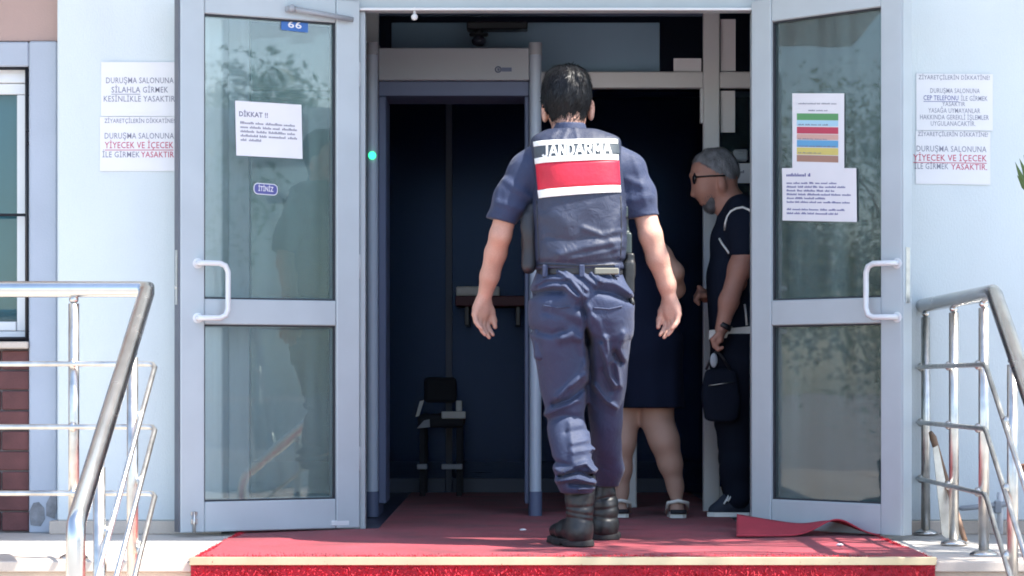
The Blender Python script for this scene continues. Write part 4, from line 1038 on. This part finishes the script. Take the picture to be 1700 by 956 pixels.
g.strokes([
    ([(888, 474), (905, 464), (937, 465)], 4, .009), ([(896, 481), (918, 476), (936, 478)], 4, .007), ([(926, 452), (946, 466), (968, 494)], 4, .013), ([(938, 452), (958, 470), (972, 484)], 3, .009), ([(936, 478), (952, 492), (966, 500)], 4, .010),
    ([(962, 450), (970, 462), (988, 476)], 4, .009), ([(980, 455), (992, 470)], 3, .008), ([(995, 468), (1020, 472), (1046, 488)], 6, .012), ([(990, 458), (998, 472)], 3, .006), ([(1006, 456), (1016, 466)], 3, .006),
    ([(884, 489), (905, 485), (932, 486)], 5, -.012), ([(958, 510), (972, 520)], 6, -.008), ([(990, 484), (1015, 488), (1046, 500)], 5, -.010),
    ([(966, 500), (972, 535), (977, 570)], 5, -.016), ([(977, 565), (980, 620), (978, 700)], 6, -.014),
    ([(932, 562), (950, 556), (966, 566), (974, 592), (974, 630)], 9, .010), ([(885, 548), (915, 556), (935, 552)], 6, -.006), ([(905, 520), (935, 528), (958, 540)], 7, -.004),
    ([(970, 508), (990, 535), (1003, 562), (1012, 600)], 5, .010), ([(982, 520), (1000, 555)], 5, -.006), ([(996, 573), (1006, 600), (1012, 625), (1022, 640)], 4, .012), ([(1035, 555), (1028, 580), (1034, 595)], 6, .008), ([(1020, 585), (1030, 600)], 5, -.012), ([(1024, 604), (1030, 640)], 4, .008),
    ([(925, 660), (940, 645), (972, 622)], 5, .009), ([(920, 672), (945, 664), (974, 640)], 5, -.011), ([(905, 688), (930, 676), (960, 664)], 5, .007), ([(950, 640), (972, 604)], 6, .006),
    ([(906, 700), (935, 690), (965, 694)], 6, -.005), ([(946, 702), (948, 740), (950, 765)], 6, .005), ([(950, 735), (975, 730)], 4, .004), ([(951, 750), (978, 746)], 4, .004), ([(940, 718), (976, 712)], 5, -.004),
    ([(936, 782), (955, 772), (972, 768), (985, 782)], 4, .013), ([(930, 790), (960, 783), (986, 790)], 3.5, -.013), ([(925, 797), (955, 792), (986, 800)], 4, .012), ([(946, 803), (986, 806)], 3, -.009), ([(960, 810), (987, 808)], 3, .007), ([(918, 765), (950, 774)], 4, -.006), ([(921, 778), (935, 786)], 4, .006),
    ([(988, 640), (1006, 664), (1030, 680)], 4, .010), ([(980, 668), (1005, 690), (1030, 695)], 6, -.006), ([(985, 715), (1030, 708)], 5, .005), ([(985, 745), (1012, 752), (1038, 770)], 4, .009), ([(986, 760), (1034, 776)], 4, -.009), ([(988, 778), (1030, 785)], 4, .008), ([(990, 790), (1026, 794)], 3, -.006), ([(1000, 615), (1015, 650)], 5, -.006)], 8.9, OY + .06, 1.75)
TG = g
trou = g.build('trousers', M_uni, off_, 0)
# cargo pocket, its flap, belt loops
g = Grid((.03, -1.26, .64), (.20, -.86, .86), .004)
g.boxs(O(898, 572, OY), (.026, .085, .062), .02, .01); g.boxs(O(900, 552, OY), (.030, .090, .016), .010, .006)
g.wrinkle(.002, [(50, 30, 40), (20, 40, -30)], 4); g.build('cargo_pocket', M_uni, trou)
for px in (966, 905, 1024):
    a = O(px, 450, OY - (.158 if px == 966 else .135)); MB().box(a[0] - .010, a[0] + .010, a[1] - .004, a[1] + .012, a[2] - .022, a[2] + .024, .003).build('belt_loop', M_uni, trou)
# seams and pocket welts
def seam(name, G_, pts, r, m_, par, D=8.86, n=6):
    P_ = []
    for (a, b), (c, d) in zip(pts[:-1], pts[1:]):
        for i in range(n):
            px, py = a + (c - a) * i / n, b + (d - b) * i / n; y = G_.back_y(XX(px, D), ZZ(py, D))
            if y is not None: P_.append(Vector((XX(px, D), y - r * .3, ZZ(py, D))))
    if len(P_) > 2: MB().tube(P_, r, 6).build(name, m_, par)
seam('back_seam', TG, [(966, 470), (968, 505), (973, 545)], .0022, M_uni, trou)
seam('pocket_welt', TG, [(902, 508), (925, 512), (950, 510)], .0035, M_uni, trou); seam('pocket_welt', TG, [(984, 512), (1010, 514), (1036, 508)], .0035, M_uni, trou)
seam('vest_seam', VG, [(891, 334), (893, 390), (896, 440)], .0025, M_belt, vest); seam('vest_seam', VG, [(1030, 326), (1031, 390), (1029, 440)], .0025, M_belt, vest)
seam('vest_hem', VG, [(892, 440), (960, 443), (1032, 440)], .0030, M_belt, vest, n=12)
def strands(src, n, L, wd, crown, seed, m_, parent, sel=None, lift=.08, name='hair_strands', noise=.16):
    q = np.random.default_rng(seed); me0 = src.data; nv = len(me0.vertices)
    co = np.zeros(nv * 3, np.float32); me0.vertices.foreach_get('co', co); co = co.reshape(-1, 3) + np.array(wloc(src.parent), np.float32)
    no = np.zeros(nv * 3, np.float32); me0.vertex_normals.foreach_get('vector', no); no = no.reshape(-1, 3)
    ids = np.arange(nv) if sel is None else np.nonzero(sel(co))[0]
    k = q.choice(ids, n); p = co[k] + q.normal(0, .002, (n, 3)); nn = no[k]
    d = p - np.array(crown, np.float32)[None]; d += np.array((0, 0, -.05)); d /= np.linalg.norm(d, axis=1)[:, None]; d += q.normal(0, noise, (n, 3))
    t = d - nn * (d * nn).sum(1)[:, None]; t /= np.linalg.norm(t, axis=1)[:, None] + 1e-6; s = np.cross(t, nn)
    ll = (L * q.uniform(.5, 1.3, n))[:, None]; w_ = (wd * q.uniform(.6, 1.3, n))[:, None]; lf_ = lift * ll * q.uniform(0, 1.5, n)[:, None]
    A = p - s * w_; B_ = p + s * w_; C_ = p + t * ll * .55 + s * w_ * .8 + nn * lf_; D_ = p + t * ll * .55 - s * w_ * .8 + nn * lf_; E_ = p + t * ll + nn * lf_ * .7
    V = np.stack([A, B_, C_, D_, E_], 1).reshape(-1, 3); F = []
    for i in range(n): F += [(5 * i, 5 * i + 1, 5 * i + 2, 5 * i + 3), (5 * i + 3, 5 * i + 2, 5 * i + 4)]
    me = bpy.data.meshes.new(name); me.from_pydata(V.tolist(), [], F); return tag(link(name, me, m_, parent), kind='stuff')
M_strand = mat('black_hair_strand', (.0045, .0052, .0075), .45, var=.5, vscale=60, spec=.3)
strands(hair_, 9000, .022, .0011, O(950, 128, yh + .02), 1, M_strand, hair_)
zc_ = ZZ(206, 8.95); z2_ = ZZ(196, 8.95)
strands(body, 900, .007, .0007, O(945, 150, yh), 2, M_strand, hair_, sel=lambda c: (c[:, 2] > zc_ - .004) & (c[:, 2] < z2_ + .01) & (c[:, 1] < OY - .0) & (np.abs(c[:, 0] - XX(942, 8.95)) < .07), name='nape_stubble', lift=.05)
# --- boots
def boot(ax, y0, s, py_top, top_l, top_r, bot_l, bot_r, toe, py_bot):
    D = 10 + y0
    g = Grid((XX(bot_l, D) - .09, y0 - .14, .0), (XX(bot_r, D) + .09, y0 + .32, .30), .004)
    ax_ = XX((top_l + top_r) / 2, D)
    g.loft([(.275, ax_, y0 + .035, (top_r - top_l) / 2 * D / FPX, .060), (.20, ax_, y0 + .03, (top_r - top_l) / 2 * D / FPX, .060), (.13, ax_, y0 + .022, .052, .060), (.09, ax_ - .002, y0 + .022, .050, .062), (.05, ax_ - .003, y0 + .02, .050, .066), (.026, ax_ - .003, y0 + .022, .050, .068)], .03, 2.2, .012)
    d = Vector((toe[0], toe[1], 0)); hx, hy = ax_ - .003, y0 + .0
    b = Vector((hx, hy, 0)) + d * .12; c = Vector((hx, hy, 0)) + d * .235
    g.chain([(hx, hy + .01, .062), (b.x, b.y, .062), (c.x, c.y, .052)], [.044, .046, .036], .03, (1, 1, 1.15))
    X, Y, Z = g.field(); g.cut(.024 - Z)
    for zz_, am in ((.105, .0035), (.135, .003), (.165, .0035), (.205, .0022)):
        g.F += (am * np.exp(-((Z - zz_ - .012 * np.sin(18 * X + zz_ * 40)) / .006) ** 2)).astype(np.float32)
    g.wrinkle(.0014, [(50, 40, 60), (-60, 30, 40)], s)
    bo = g.build('boot', M_boot, off_)
    g2 = Grid((XX(bot_l, D) - .09, y0 - .14, -.01), (XX(bot_r, D) + .09, y0 + .34, .06), .004)
    g2.chain([(hx, hy + .012, .012), (b.x, b.y, .012), (c.x, c.y, .012)], [.058, .056, .047], .02, (1, 1, 1))
    X, Y, Z = g2.field(); g2.cut(np.maximum(.009 - Z, Z - .034))
    nb = Vector((hx, hy, 0)) + d * .055
    g2.cut(-np.maximum(np.abs((X - nb.x) * d.x + (Y - nb.y) * d.y) - .014, Z - .016))
    g2.build('sole', M_sole, bo, 0)
    return bo
b1 = boot(0, -1.115, 3, 815, 936, 989, 922, 995, Vector((-.30, .95)).normalized(), 912)
b2 = boot(0, -.745, 4, 805, 988, 1023, 986, 1024, Vector((.06, 1)).normalized(), 900)
# --- the man at the right, bending forward, cut by the door
MY = .98
def m(px, py, y=MY): return tuple(at(px, py, 10 + y))
def SM(py, l, r, y, ry): D = 10 + y; return (ZZ(py, D), XX((l + r) / 2, D), y, (r - l) / 2 * D / FPX, ry)
man = thing('person', 'grey haired bearded man in black with dark glasses leaning in behind the right door', 'person', (1.05, MY, 0))
M_mshirt = mat('black_tee_cloth', (.010, .015, .030), .95, var=.1, bump=.15, bscale=300, spec=.15); M_mtrou = mat('black_trouser_cloth', (.009, .012, .022), .95, var=.1, spec=.1)
h = Grid((.70, .62, .04), (1.36, 1.30, 1.76), .005)
h.ell(m(1187, 284), (.112, .080, .105), .03, rot=.35)                 # skull
h.ell(m(1172, 305), (.060, .062, .075), .03)                          # face
h.cone(m(1172, 318), m(1181, 341), .050, .034, .03, (1, .85, 1))      # jaw, chin
h.cone(m(1158, 300), m(1151, 322), .012, .014, .012); h.ell(m(1155, 324), (.016, .015, .010), .008)   # nose
h.ell(m(1164, 331), (.016, .024, .008), .008); h.ell(m(1167, 338), (.016, .022, .008), .008)         # lips
h.ell(m(1152, 291), (.020, .052, .010), .012)                         # brow
for yy in (MY - .078, MY + .078): h.ell(m(1198, 303, yy), (.018, .012, .032), .008)
h.chain([m(1202, 318), m(1218, 345), m(1234, 372)], [.060, .066, .09], .04)
h.chain([m(1226, 380), m(1222, 470), m(1222, 545)], [.09, .10, .085], .05, (1, .75, 1))
h.chain([m(1236, 362, MY - .17), m(1238, 415, MY - .20), m(1228, 445, MY - .21), m(1210, 500, MY - .22), m(1199, 543, MY - .22)], [.06, .052, .049, .042, .031], .03)     # near arm
h.chain([m(1226, 362, MY + .17), m(1222, 430, MY + .19), m(1200, 480, MY + .19), m(1172, 492, MY + .12)], [.06, .05, .042, .030], .03)     # far arm
def fist(P, y0, d):
    for i, yy in enumerate((-.030, -.010, .010, .030)):
        p = m(P[0] - 1 + i * .4, P[1] + 18, y0 + yy); q_ = m(P[0] - 9, P[1] + 27, y0 + yy); r_ = m(P[0] - 4, P[1] + 34, y0 + yy); e_ = m(P[0] + 3, P[1] + 31, y0 + yy)
        h.cone(m(P[0], P[1] + 2, y0 + yy * .6), p, .018, .015, .014); h.chain([p, q_, r_, e_], [.0125, .011, .010, .009], .006)
    h.chain([m(P[0] - 2, P[1] + 8, y0 - .03), m(P[0] - 12, P[1] + 18, y0 - .035), m(P[0] - 10, P[1] + 29, y0 - .030)], [.016, .012, .009], .008)
fist((1196, 546), MY - .22, 1)
for i in range(4):
    yy = MY + .10 - .02 * i; h.chain([m(1171, 488 + i * 1, yy), m(1160, 484 + i * 2.2, yy - .02), m(1155, 492 + i * 2.2, yy - .03), m(1160, 500 + i * 1.5, yy - .03)], [.014, .0115, .010, .009], .007)
h.chain([m(1170, 485, MY + .1), m(1160, 476, MY + .07)], [.014, .010], .01)
for yy in (-.09, .09): h.chain([m(1224, 560, MY + yy), m(1222, 690, MY + yy), m(1226, 820, MY + yy)], [.055, .045, .035], .04)
h.build('body', M_skin2, man)
g = Grid((.74, .86, 1.36), (1.12, 1.12, 1.74), .004)
g.ell(m(1187, 283.5), (.1145, .082, .1075), .02, rot=.35)
X, Y, Z = g.field(); px_ = 850 + X * FPX / 10.98; py_ = HOR - (Z - EYE) * FPX / 10.98
g.cut(((py_ - (270 + np.maximum(0, px_ - 1158) * .62)) / 362).astype(np.float32)); g.cut(((1149 - px_) / 362).astype(np.float32))
g.wrinkle(.0014, [(90, 40, 60), (-70, 60, 80)], 2); mhair_ = g.build('hair', M_grey, man, 1)
g = Grid((.80, .88, 1.36), (1.02, 1.08, 1.52), .004)
g.cone(m(1178, 326), m(1181, 341), .048, .038, .02, (1, .85, 1)); g.ell(m(1160, 327.5), (.014, .024, .007), .01)
g.wrinkle(.0014, [(120, 60, 90), (-90, 80, 100)], 3); beard_ = g.build('beard', mat('dark_grey_beard', (.10, .10, .11), .7, var=.4, vscale=40), man, 0)
strands(mhair_, 3500, .016, .0012, m(1196, 262), 3, M_grey, mhair_)
strands(beard_, 1500, .012, .0012, m(1172, 318), 4, beard_.data.materials[0], beard_, name='beard_strands')
gl = MB()
for yy in (-.034, .034): gl.ball(m(1153, 296, MY + yy), .030, .35, 1.05, .95, 14, 10)
gl.tube([m(1150, 293, MY - .02), m(1149, 292, MY), m(1150, 293, MY + .02)], .004, 8)
for yy in (-1, 1): gl.tube([m(1154, 294, MY + yy * .062), m(1178, 292, MY + yy * .081), m(1204, 291.5, MY + yy * .085)], .004, 8)
gl.build('glasses', mat('dark_glasses', (.008, .009, .012), .15), man)
g = Grid((.78, .62, .80), (1.38, 1.32, 1.52), .005)
g.chain([m(1234, 365), m(1226, 400), m(1221, 470), m(1221, 570)], [.105, .118, .125, .12], .05, (1, .70, 1))
g.chain([m(1222, 350), m(1240, 365)], [.082, .10], .04)
g.chain([m(1234, 352, MY - .12), m(1238, 372, MY - .18), m(1237, 420, MY - .20)], [.08, .078, .066], .04); g.chain([m(1230, 352, MY + .12), m(1228, 372, MY + .18), m(1224, 415, MY + .19)], [.08, .078, .066], .04)
X, Y, Z = g.field(); dlim = ZZ(424, 10.78) - Z
g.F = np.where(np.abs(Y - MY) > .145, np.maximum(g.F, dlim), g.F).astype(np.float32); g.cut(ZZ(575, 10.98) - Z)
g.wrinkle(.003, [(25, 10, 30), (-30, 12, 26)], 5)
MG = g; msh = g.build('shirt', M_mshirt, man)
def on_man(px, py):
    D = 10.76
    for _ in range(4):
        y = MG.back_y(XX(px, D), ZZ(py, D)); y = .80 if y is None else y; D = 10 + y
    return Vector((XX(px, D), y - .004, ZZ(py, D)))
for pts in (((1203, 382), (1204, 370), (1207, 360), (1213, 351), (1222, 346), (1233, 344), (1243, 348), (1252, 356)), ((1194, 396), (1199, 405), (1206, 414), (1210, 420)), ((1236, 505), (1238, 520), (1239.5, 540))):
    MB().tube([on_man(*p) for p in pts], .0052, 6).build('white_piping', M_tape, msh)
q_ = on_man(1228, 550)
MB().prism([(XX(1178, 10.8), ZZ(563, 10.8)), (XX(1290, 10.8), ZZ(554, 10.8)), (XX(1290, 10.8), ZZ(537, 10.8)), (XX(1178, 10.8), ZZ(548, 10.8))], q_.y - .012, q_.y + .05).build('waist_band', M_trim, man)
MB().tube([m(1204, 537, MY - .22), m(1200, 545, MY - .22)], .036, 16).build('watch', M_black, man)
g = Grid((.80, .70, .04), (1.34, 1.26, .84), .006)
g.loft([SM(548, 1176, 1268, MY, .17), SM(600, 1180, 1268, MY, .17), SM(640, 1184, 1264, MY, .15)], .04)
for yy in (-.10, .09): g.chain([m(1222, 600, MY + yy), m(1222, 700, MY + yy), m(1224, 770, MY + yy), m(1226, 822, MY + yy)], [.115, .092, .078, .072], .03)
g.wrinkle(.004, [(20, 10, 40), (-20, 14, 34)], 8); g.build('trousers', M_mtrou, man)
def sneaker(y0, dx):
    g = Grid((.82, y0 - .08, -.004), (1.26, y0 + .08, .19), .004)
    a = lambda px, py: m(px + dx, py, y0)
    g.chain([a(1240, 832), a(1215, 834), a(1188, 848)], [.052, .048, .034], .03, (1, 1.05, 1)); g.cone(a(1232, 822), a(1232, 808), .050, .050, .02)
    X, Y, Z = g.field(); g.cut(.026 - Z)
    s_ = g.build('sneaker', mat('navy_knit', (.022, .03, .05), .8, bump=.5, bscale=300), man)
    zf = .028
    b = MB(); xa, xb = XX(1174 + dx, 10 + y0), XX(1252 + dx, 10 + y0)
    P_ = [(xa + .00, y0 - .016), (xa + .03, y0 - .040), (xa + .09, y0 - .046), (xb - .03, y0 - .046), (xb, y0 - .025), (xb, y0 + .025), (xb - .03, y0 + .046), (xa + .09, y0 + .046), (xa + .03, y0 + .040), (xa, y0 + .016)]
    b.prism(P_, .008, zf, 'z'); b.build('sole', M_tape, s_)
    lc = MB()
    for k_ in range(5):
        u = a(1205 + 6.5 * k_, 829 - 4.2 * k_); lc.tube([(u[0] - .014, y0 - .056, u[2] - .018), (u[0], y0 - .054, u[2] + .004), (u[0] + .012, y0 - .040, u[2] + .026)], .0045, 6)
    lc.build('laces', M_tape, s_)
sneaker(MY - .10, 0); sneaker(MY + .13, 30)
# the bag hanging from his hand
bag = thing('tote_bag', 'black bag hanging from the hand of the grey haired man', 'bag', m(1195, 725, MY - .22))
g = Grid((.72, .68, .30), (1.20, .86, .70), .005)
g.loft([(ZZ(700, 10.76), XX(1196, 10.76), .76, .075, .035), (ZZ(665, 10.76), XX(1197, 10.76), .76, .085, .04), (ZZ(612, 10.76), XX(1197, 10.76), .76, .07, .022)], .01, 3.5, .02)
g.wrinkle(.003, [(25, 10, 20), (-18, 12, 26)], 2); g.build('bag_body', M_mtrou, bag)
for yy in (.742, .778): MB().tube([at(1172, 614, 10 + yy), at(1181, 594, 10 + yy), at(1190, 582, 10 + yy), at(1200, 594, 10 + yy), at(1212, 614, 10 + yy)], .006, 8).build('handle', M_black, bag)
MB().tube([at(1176, 640, 10.722), at(1197, 637, 10.716), at(1218, 634, 10.722)], .0022, 6).build('zip', M_steel2, bag)
MB().ball(at(1185, 598, 10.70), .022, .8, .35, 1.5).build('key_pouch', M_det, bag)

# --- the woman in front of the detector, mostly hidden by the officer
WY = .79
def wo(px, py, y=WY): return tuple(at(px, py, 10 + y))
wom = thing('person', 'woman in a dark dress and pale sandals, bare legs beside the uniformed man', 'person', (.62, WY, 0))
h = Grid((.25, .56, .0), (.90, 1.10, 1.56), .005)
h.ell(wo(985, 312, WY + .05), (.075, .09, .105), .03); h.cone(wo(990, 335, WY + .03), wo(1005, 372), .05, .055, .03)
h.chain([wo(1010, 385), wo(1035, 470), wo(1070, 590)], [.11, .12, .14], .06, (1, .9, 1))
h.chain([wo(1062, 385, WY), wo(1098, 425, WY - .02), wo(1119, 452, WY - .02), wo(1122, 480, WY + .06), wo(1105, 500, WY + .18)], [.055, .045, .041, .038, .03], .03)
h.chain([wo(965, 392, WY), wo(950, 450, WY), wo(945, 500, WY + .15)], [.05, .04, .03], .03)
h.chain([wo(1088, 610, WY), wo(1090, 662, WY), wo(1092, 700, WY), wo(1103, 732, WY - .01), wo(1113, 770, WY), wo(1121, 806, WY + .01), wo(1124, 838, WY)], [.088, .070, .061, .058, .045, .028, .026], .055)
h.chain([wo(1048, 610, WY + .05), wo(1038, 662, WY + .05), wo(1036, 700, WY + .05), wo(1033, 735, WY + .03), wo(1031, 780, WY + .04), wo(1030, 815, WY + .05), wo(1030, 842, WY + .04)], [.078, .058, .050, .049, .040, .027, .026], .055)
h.chain([wo(1124, 845, WY), wo(1128, 852, WY + .17)], [.032, .026], .02, (1, 1, 1.2)); h.chain([wo(1030, 847, WY + .04), wo(1026, 853, WY + .20)], [.031, .026], .02, (1, 1, 1.2))
X, Y, Z = h.field(); h.cut(.024 - Z)
h.build('body', mat('pale_skin', (.38, .235, .18), .6, var=.06, vscale=10, sss=.08), wom)
M_dress = mat('navy_dress_cloth', (.007, .011, .026), .95, var=.1, bump=.2, bscale=200, spec=.1)
g = Grid((.22, .54, .44), (.94, 1.10, 1.40), .006)
g.chain([wo(1005, 392), wo(1020, 430), wo(1045, 500), wo(1068, 570)], [.125, .13, .15, .17], .06, (1, .9, 1)); g.chain([wo(960, 392), wo(1062, 386)], [.07, .07], .05)
D = 10 + WY
g.loft([(ZZ(678, D), XX(1082, D), WY, .145, .15), (ZZ(620, D), XX(1076, D), WY, .155, .16), (ZZ(560, D), XX(1066, D), WY, .165, .15)], .05)
X, Y, Z = g.field(); g.F -= (0.0035 * np.sin(9 * np.arctan2(Y - WY, X - XX(1080, D)) + 3) * np.clip((.95 - Z) / .4, 0, 1)).astype(np.float32)
g.cut(ZZ(677, D) - Z); g.build('dress', M_dress, wom)
g = Grid((.22, .68, 1.32), (.52, 1.02, 1.68), .005); g.ell(wo(987, 306, WY + .035), (.085, .095, .108), .02); g.ell(wo(995, 335, WY), (.06, .05, .07), .04); g.build('hair', M_hair, wom)
for px, y0 in ((1125, WY), (1030, WY + .04)):
    D = 10 + y0; cx = XX(px, D)
    s_ = MB(); s_.prism([(cx - .036, y0 - .035), (cx - .02, y0 - .048), (cx + .02, y0 - .048), (cx + .036, y0 - .035), (cx + .042, y0 + .10), (cx + .03, y0 + .2), (cx, y0 + .225), (cx - .03, y0 + .2), (cx - .042, y0 + .10)], .008, .024, 'z')
    so = s_.build('sandal', M_trim, wom)
    MB().tube([(cx - .046, y0 + .06, .026), (cx - .043, y0 - .01, .075), (cx, y0 - .040, .085), (cx + .043, y0 - .01, .075), (cx + .046, y0 + .06, .026)], .0085, 8).build('heel_strap', M_trim, so)
    MB().tube([(cx - .034, y0 - .046, .036), (cx, y0 - .054, .036), (cx + .034, y0 - .046, .036)], .010, 8).build('heel_band', M_cush, so)

# ------------------------------------------------------------------ the street behind the viewer: it shades the landing and stands in the glass
M_bark = mat('bark', (.10, .07, .05), .9, var=.3, vscale=8, bump=.8, bscale=30)
def leafmat(name, col):
    m = mat(name, col, .55, var=.35, vscale=2.5); b_ = m.node_tree.nodes['Principled BSDF']; b_.inputs['Transmission Weight'].default_value = 0; return m
M_leaf = leafmat('green_leaf', (.07, .12, .03)); M_leaf2 = leafmat('olive_leaf', (.09, .11, .045))
def tree(label, loc, h, r, seed, nleaf, leaf, m, crown_c=None, rz=.8, cs=1.0):
    q = np.random.default_rng(seed); t = thing('street_tree', label, 'tree', loc, 'street trees')
    x, y, z = loc; c = Vector(crown_c) if crown_c else Vector((x, y, z + h))
    tr = MB(); mid = Vector((x, y, z)).lerp(c, .55) + Vector((.1, .1, 0))
    tr.tube([(x, y, z - .1), (x + .03, y, z + .4), mid, c], [.16, .13, .10, .04], 10)
    cl = []
    for i in range(46):
        v = q.normal(size=3); v /= np.linalg.norm(v); v *= q.uniform(.45, 1.0) ** .6
        p = c + Vector((v[0] * r, v[1] * r, v[2] * r * rz)); cl.append((p, cs * r * q.uniform(.16, .34)))
    for p, _ in cl[:14]: tr.tube([mid.lerp(c, .4), (mid.lerp(c, .6) + (p - c) * .4), p], [.05, .03, .012], 6)
    tr.build('trunk', M_bark, t)
    k = q.integers(0, len(cl), nleaf); V = np.zeros((nleaf, 4, 3), np.float32)
    C = np.array([tuple(p) for p, _ in cl])[k]; R = np.array([s for _, s in cl])[k]
    P = C + q.normal(size=(nleaf, 3)) * (R * .55)[:, None]
    a = q.normal(size=(nleaf, 3)); a /= np.linalg.norm(a, axis=1)[:, None]; b = np.cross(a, q.normal(size=(nleaf, 3))); b /= np.linalg.norm(b, axis=1)[:, None]
    L = leaf * q.uniform(.6, 1.3, nleaf)[:, None]
    V[:, 0] = P - a * L; V[:, 1] = P + b * L * .42; V[:, 2] = P + a * L; V[:, 3] = P - b * L * .42
    me = bpy.data.meshes.new('crown'); me.from_pydata(V.reshape(-1, 3).tolist(), [], [(4 * i, 4 * i + 1, 4 * i + 2, 4 * i + 3) for i in range(nleaf)])
    link('crown', me, m, t); return t
def along(p, z): return tuple(Vector(p) + TO_SUN * ((z - p[2]) / TO_SUN.z))
tree('leafy tree right of the steps that throws dappled shade on the carpet', (4.6, -2.2, GZ), 4, 1.25, 5, 2900, .06, M_leaf, crown_c=along((1.25, -1.35, 0), 4.6), rz=.5, cs=.55)
tree('round street tree reflected in the left door', (16.5, -13.2, GZ), 3.6, 2.0, 8, 14000, .08, M_leaf2)
tree('taller street tree across the road, seen only in the door glass', (21.5, -24, GZ), 5.0, 2.6, 9, 14000, .09, M_leaf)
tree('street tree far to the left along the facade', (-24, -5.2, GZ), 3.8, 3.0, 10, 34000, .055, M_leaf2)
# potted shrub at the right edge
sh = thing('potted_shrub', 'green pointed leaves of a shrub at the right picture edge', 'shrub', (2.13, -.75, 0))
MB().tube([(2.13, -.75, .001), (2.13, -.75, .28), (2.13, -.75, .30)], [.12, .16, .165], 20).build('pot', mat('clay_pot', (.35, .16, .09), .8), sh)
st_ = MB(); st_.tube([(2.13, -.75, .25), (2.12, -.74, .8), (2.14, -.75, 1.25)], [.02, .014, .008], 8); st_.build('stem', M_bark, sh)
q = np.random.default_rng(4); V = []; F = []
for i in range(150):
    z = q.uniform(.5, 1.1); a = q.uniform(0, 6.28); base = Vector((2.13, -.75, z)); el = q.uniform(.3, 1.2)
    d = Vector((math.cos(a) * math.cos(el), math.sin(a) * math.cos(el), math.sin(el))); L = q.uniform(.07, .12)
    s = d.cross(Vector((0, 0, 1))).normalized() * q.uniform(.009, .014); p0 = base + d * .02; n = len(V); up = Vector((0, 0, .01))
    V += [tuple(p0), tuple(p0 + d * L * .45 + s + up), tuple(p0 + d * L - up), tuple(p0 + d * L * .45 - s + up), tuple(p0 + d * L * .5)]
    F += [(n, n + 1, n + 4), (n + 1, n + 2, n + 4), (n, n + 4, n + 3), (n + 4, n + 2, n + 3)]
def sprout(tip, base, wdt):
    n = len(V); d = Vector(tip) - Vector(base); s = d.cross(Vector((0, 1, 0))).normalized() * wdt; m_ = Vector(base) + d * .45
    V.extend([tuple(base), tuple(m_ + s), tuple(tip), tuple(m_ - s), tuple(m_ + Vector((0, -.006, 0)))]); F.extend([(n, n + 1, n + 4), (n + 1, n + 2, n + 4), (n, n + 4, n + 3), (n + 4, n + 2, n + 3)])
Ds = 9.25
for tp, bs in (((1685, 268), (1705, 318)), ((1692, 262), (1712, 310)), ((1688, 290), (1710, 325)), ((1697, 285), (1716, 318)), ((1699, 256), (1716, 300))):
    sprout(at(*tp, Ds), at(*bs, Ds), .011)
st2 = MB().tube([(2.135, -.75, 1.1), at(1716, 322, Ds), at(1718, 300, Ds)], [.008, .006, .004], 6)
st2.build('stem', M_bark, sh)
me = bpy.data.meshes.new('foliage'); me.from_pydata(V, [], F); link('foliage', me, M_leaf, sh)
# building across the road, turned towards the doors
ob = thing('apartment_building', 'white and pinkish brown apartment block across the road, seen only reflected in the glass', 'building', (27, -27, GZ)); ob.rotation_euler = (0, 0, math.radians(45))
def lb(n, *a, m, par=ob): return link_local(box(n, *a, m, None, 0), par)
lb('wall', -14, 14, 0, 8, 0, 6.2, m=M_wall)
for fl in range(2):
    lb('balcony_band', -14.05, 14.05, -.25, -.01, 2.7 + 3.2 * fl, 3.55 + 3.2 * fl, m=M_pink)
    for i in range(8):
        x = -12.4 + 3.4 * i; lb('window', x, x + 1.5, -.03, .05, 1.0 + 3.2 * fl, 2.5 + 3.2 * fl, m=M_navy2)
fw = thing('garden_wall', 'low white garden wall across the road, seen only reflected in the glass', 'wall', (17.5, -17.5, GZ)); fw.rotation_euler = ob.rotation_euler
link_local(box('wall', -12, 12, 0, .2, 0, .55, M_wall, None, 0), fw)
for i in range(24):
    x = -11.8 + i; link_local(box('paling', x, x + .06, .06, .12, .551, 1.25, M_white, None, 0), fw)
link_local(box('rail', -12, 12, .05, .13, 1.251, 1.32, M_white, None, 0), fw)
